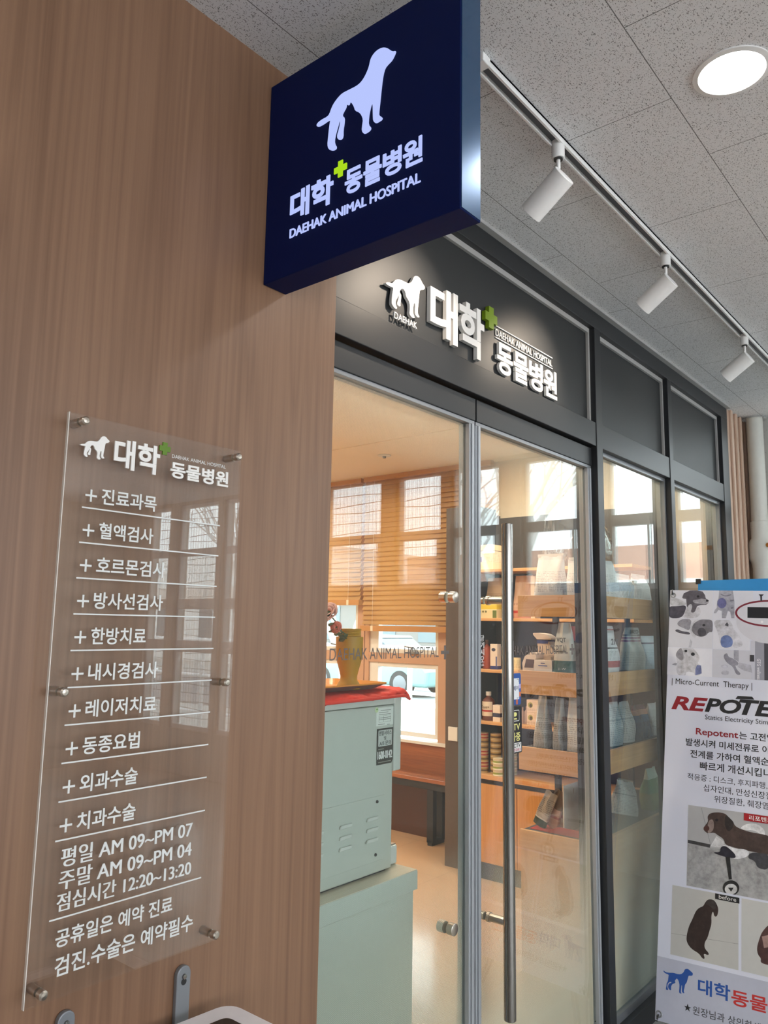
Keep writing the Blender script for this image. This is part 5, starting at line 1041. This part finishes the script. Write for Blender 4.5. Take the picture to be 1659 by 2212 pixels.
# ---- shop lamps
m_shoplamp = emis('warm_downlight', (1.0, 0.85, 0.67), SHOP_LAMP)
def shop_lamp(x, y, lab):
    t = thing('shop_lamp', lab, 'ceiling lamp', (x, y, CI), 'warm recessed lamps in the shop ceiling')
    a = MB(); a.lathe([(0.078, -0.0005), (0.078, -0.004), (0.066, -0.005), (0.064, -0.0005)], (x, y, CI), 32, caps=False); a.build('trim_ring', m_white, t, 0, True)
    a = MB(); a.lathe([(0.0, -0.003), (0.064, -0.003)], (x, y, CI), 32, caps=False); a.build('diffuser', m_shoplamp, t)
for x, y in ((1.6, 2.3), (2.9, 2.3), (3.9, 2.2), (1.6, 3.9), (2.9, 3.9), (4.2, 2.45), (3.4, 5.2), (3.6, 4.75)):
    shop_lamp(x, y, 'warm recessed lamp in the cream shop ceiling, out of sight behind the door heads')
t = thing('sprinkler', 'small round sprinkler plate on the cream shop ceiling', 'sprinkler', (4.30, 3.57, CI))
a = MB(); a.lathe([(0.05, -0.0005), (0.048, -0.006), (0.02, -0.008), (0.0, -0.008)], (4.30, 3.57, CI), 28, caps=False); a.build('plate', m_offw, t, 0, True)
a = MB(); a.lathe([(0.014, -0.008), (0.012, -0.022), (0.0, -0.022)], (4.30, 3.57, CI), 16, caps=False); a.build('head', m_alu2, t, 0, True)

# ================================================================== OUTDOORS BEYOND THE WINDOWS
struct(box('ground', M('#b9b7b0', 0.9), (5.3, -30, -0.4), (60, 45, -0.15)))
struct(box('road', M('#8d8c8a', 0.9), (10.5, -30, -0.15), (17, 45, -0.14)))
tag(box('planter_wall', M('#e6e4de', 0.8), (6.35, 3.2, -0.15), (6.75, 9.5, 0.76), None, 0.01), 'low white planter wall outside the bench window', 'low wall')
fn = thing('guard_rail', 'white tubular guard rail along the pavement outside', 'railing', (7.4, 4, -0.15))
for z in (0.25, 0.78, 1.30):
    a = MB(); a.tube([(7.4, -14, z), (7.4, 18, z)], 0.022, 10); a.build('rail', m_white, fn, 0, True)
for k in range(40):
    a = MB(); a.tube([(7.4, -13.5 + k * 0.8, -0.15), (7.4, -13.5 + k * 0.8, 1.32)], 0.032, 10); a.build('post', m_white, fn, 0, True)
def tree(x, y, h, label, seed):
    rn = random.Random(seed); t = thing('bare_tree', label, 'tree', (x, y, -0.15)); tr_ = MB(); br_ = MB()
    def grow(p, d, L, r, lv, mb):
        q = p + d * L; mb.tube([p, p + d * L * 0.5 + Vector((rn.uniform(-1, 1), rn.uniform(-1, 1), 0)) * L * 0.04, q], [r, r * 0.85, r * 0.68], 6 if lv else 10, caps=False)
        if lv >= 6: return
        for _ in range(2 if lv else 4):
            nd = (d + Vector((rn.uniform(-0.75, 0.75), rn.uniform(-0.75, 0.75), rn.uniform(-0.1, 0.5)))).normalized()
            grow(q, nd, L * rn.uniform(0.62, 0.82), r * 0.64, lv + 1, br_)
    grow(Vector((x, y, -0.15)), Vector((0, 0, 1)), h * 0.26, h * 0.020, 0, tr_)
    tr_.build('trunk', M('#dcd6d0', 0.9), t, 0, True); br_.build('branches', M('#e2ddd8', 0.9), t, 0, True)
tree(8.4, 7.68, 4.2, 'pale bare tree seen through the window behind the vase', 4); tree(9.3, 10.3, 5.6, 'pale bare tree farther along the road', 9); tree(9.0, -3.0, 5.5, 'pale bare tree outside the hall end windows', 12)
tree(9.2, -8.0, 5.5, 'pale bare tree outside the far hall windows', 15)
def car(x, y, col, label):
    t = thing('parked_car', label, 'car', (x, y, -0.14)); f = frame((x + 0.85, y, -0.14), (0, 1, 0), (0, 0, 1))
    body = [(-2.1, 0.25), (-2.15, 0.62), (-2.0, 0.80), (-1.15, 0.93), (1.55, 0.98), (2.0, 0.92), (2.1, 0.6), (2.08, 0.25)]
    MB().prism(body, 0, 1.70, f).build('body', M(col, 0.3, 0.1, 0.5, 0.6), t, 0.09, seg=3)
    MB().prism([(-1.15, 0.94), (-0.45, 1.40), (0.95, 1.44), (1.65, 0.97)], 0.10, 1.60, f).build('cabin_glass', M('#2d3a40', 0.1), t, 0.05)
    MB().prism([(-0.50, 1.385), (-0.40, 1.44), (0.95, 1.475), (1.05, 1.41)], 0.11, 1.59, f).build('roof', M(col, 0.3, 0.1, 0.5, 0.6), t, 0.02)
    for sx in (-1.3, 1.3):
        for d in (-0.01, 1.49):
            a = MB(); a.lathe([(0.0, 0), (0.31, 0), (0.32, 0.03), (0.32, 0.19), (0.31, 0.22), (0.0, 0.22)], n=24, m=f @ Matrix.Translation((sx, 0.31, d))); w_ = a.build('wheel', m_dark, t, 0, True)
            a = MB(); a.lathe([(0.0, -0.005), (0.19, -0.004), (0.2, 0.0), (0.2, 0.225), (0.0, 0.226)], n=20, m=f @ Matrix.Translation((sx, 0.31, d))); a.build('hub', M('#6f7276', 0.4), w_, 0, True)
car(14.2, 13.2, '#7fa9a6', 'teal parked car beyond the guard rail'); car(14.4, 7.4, '#c9ccd0', 'silver parked car beyond the guard rail'); car(11.6, -6.0, '#d9d9dc', 'white parked car outside the hall end windows')
def building(x, y0, y1, h, col, label, bandc):
    t = thing('building', label, 'building', (x, (y0 + y1) / 2, -0.15))
    box('wall', M(col, 0.9), (x, y0, -0.15), (x + 8, y1, h), t)
    for k in range(max(1, int(h // 3))):
        box('floor_band', M(bandc, 0.8), (x - 0.25, y0, 2.6 + k * 3), (x, y1, 3.1 + k * 3), t)
        for j in range(int((y1 - y0) // 3.2)):
            wq = box('window', M('#5f6b70', 0.15), (x - 0.03, y0 + 0.8 + j * 3.2, 0.9 + k * 3), (x + 0.02, y0 + 2.8 + j * 3.2, 2.4 + k * 3), t)
            box('window_frame', m_white, (x - 0.05, y0 + 1.77 + j * 3.2, 0.9 + k * 3), (x - 0.031, y0 + 1.83 + j * 3.2, 2.4 + k * 3), wq)
building(24, -16, 2, 4.2, '#c9a08e', 'pinkish low-rise building across the road', '#e3dcd6'); building(26, 4, 34, 6.2, '#77716d', 'grey low-rise building across the road', '#86807a')
building(22, -40, -18, 4.6, '#efeeea', 'pale grey building far across the road', '#d9cfc6')
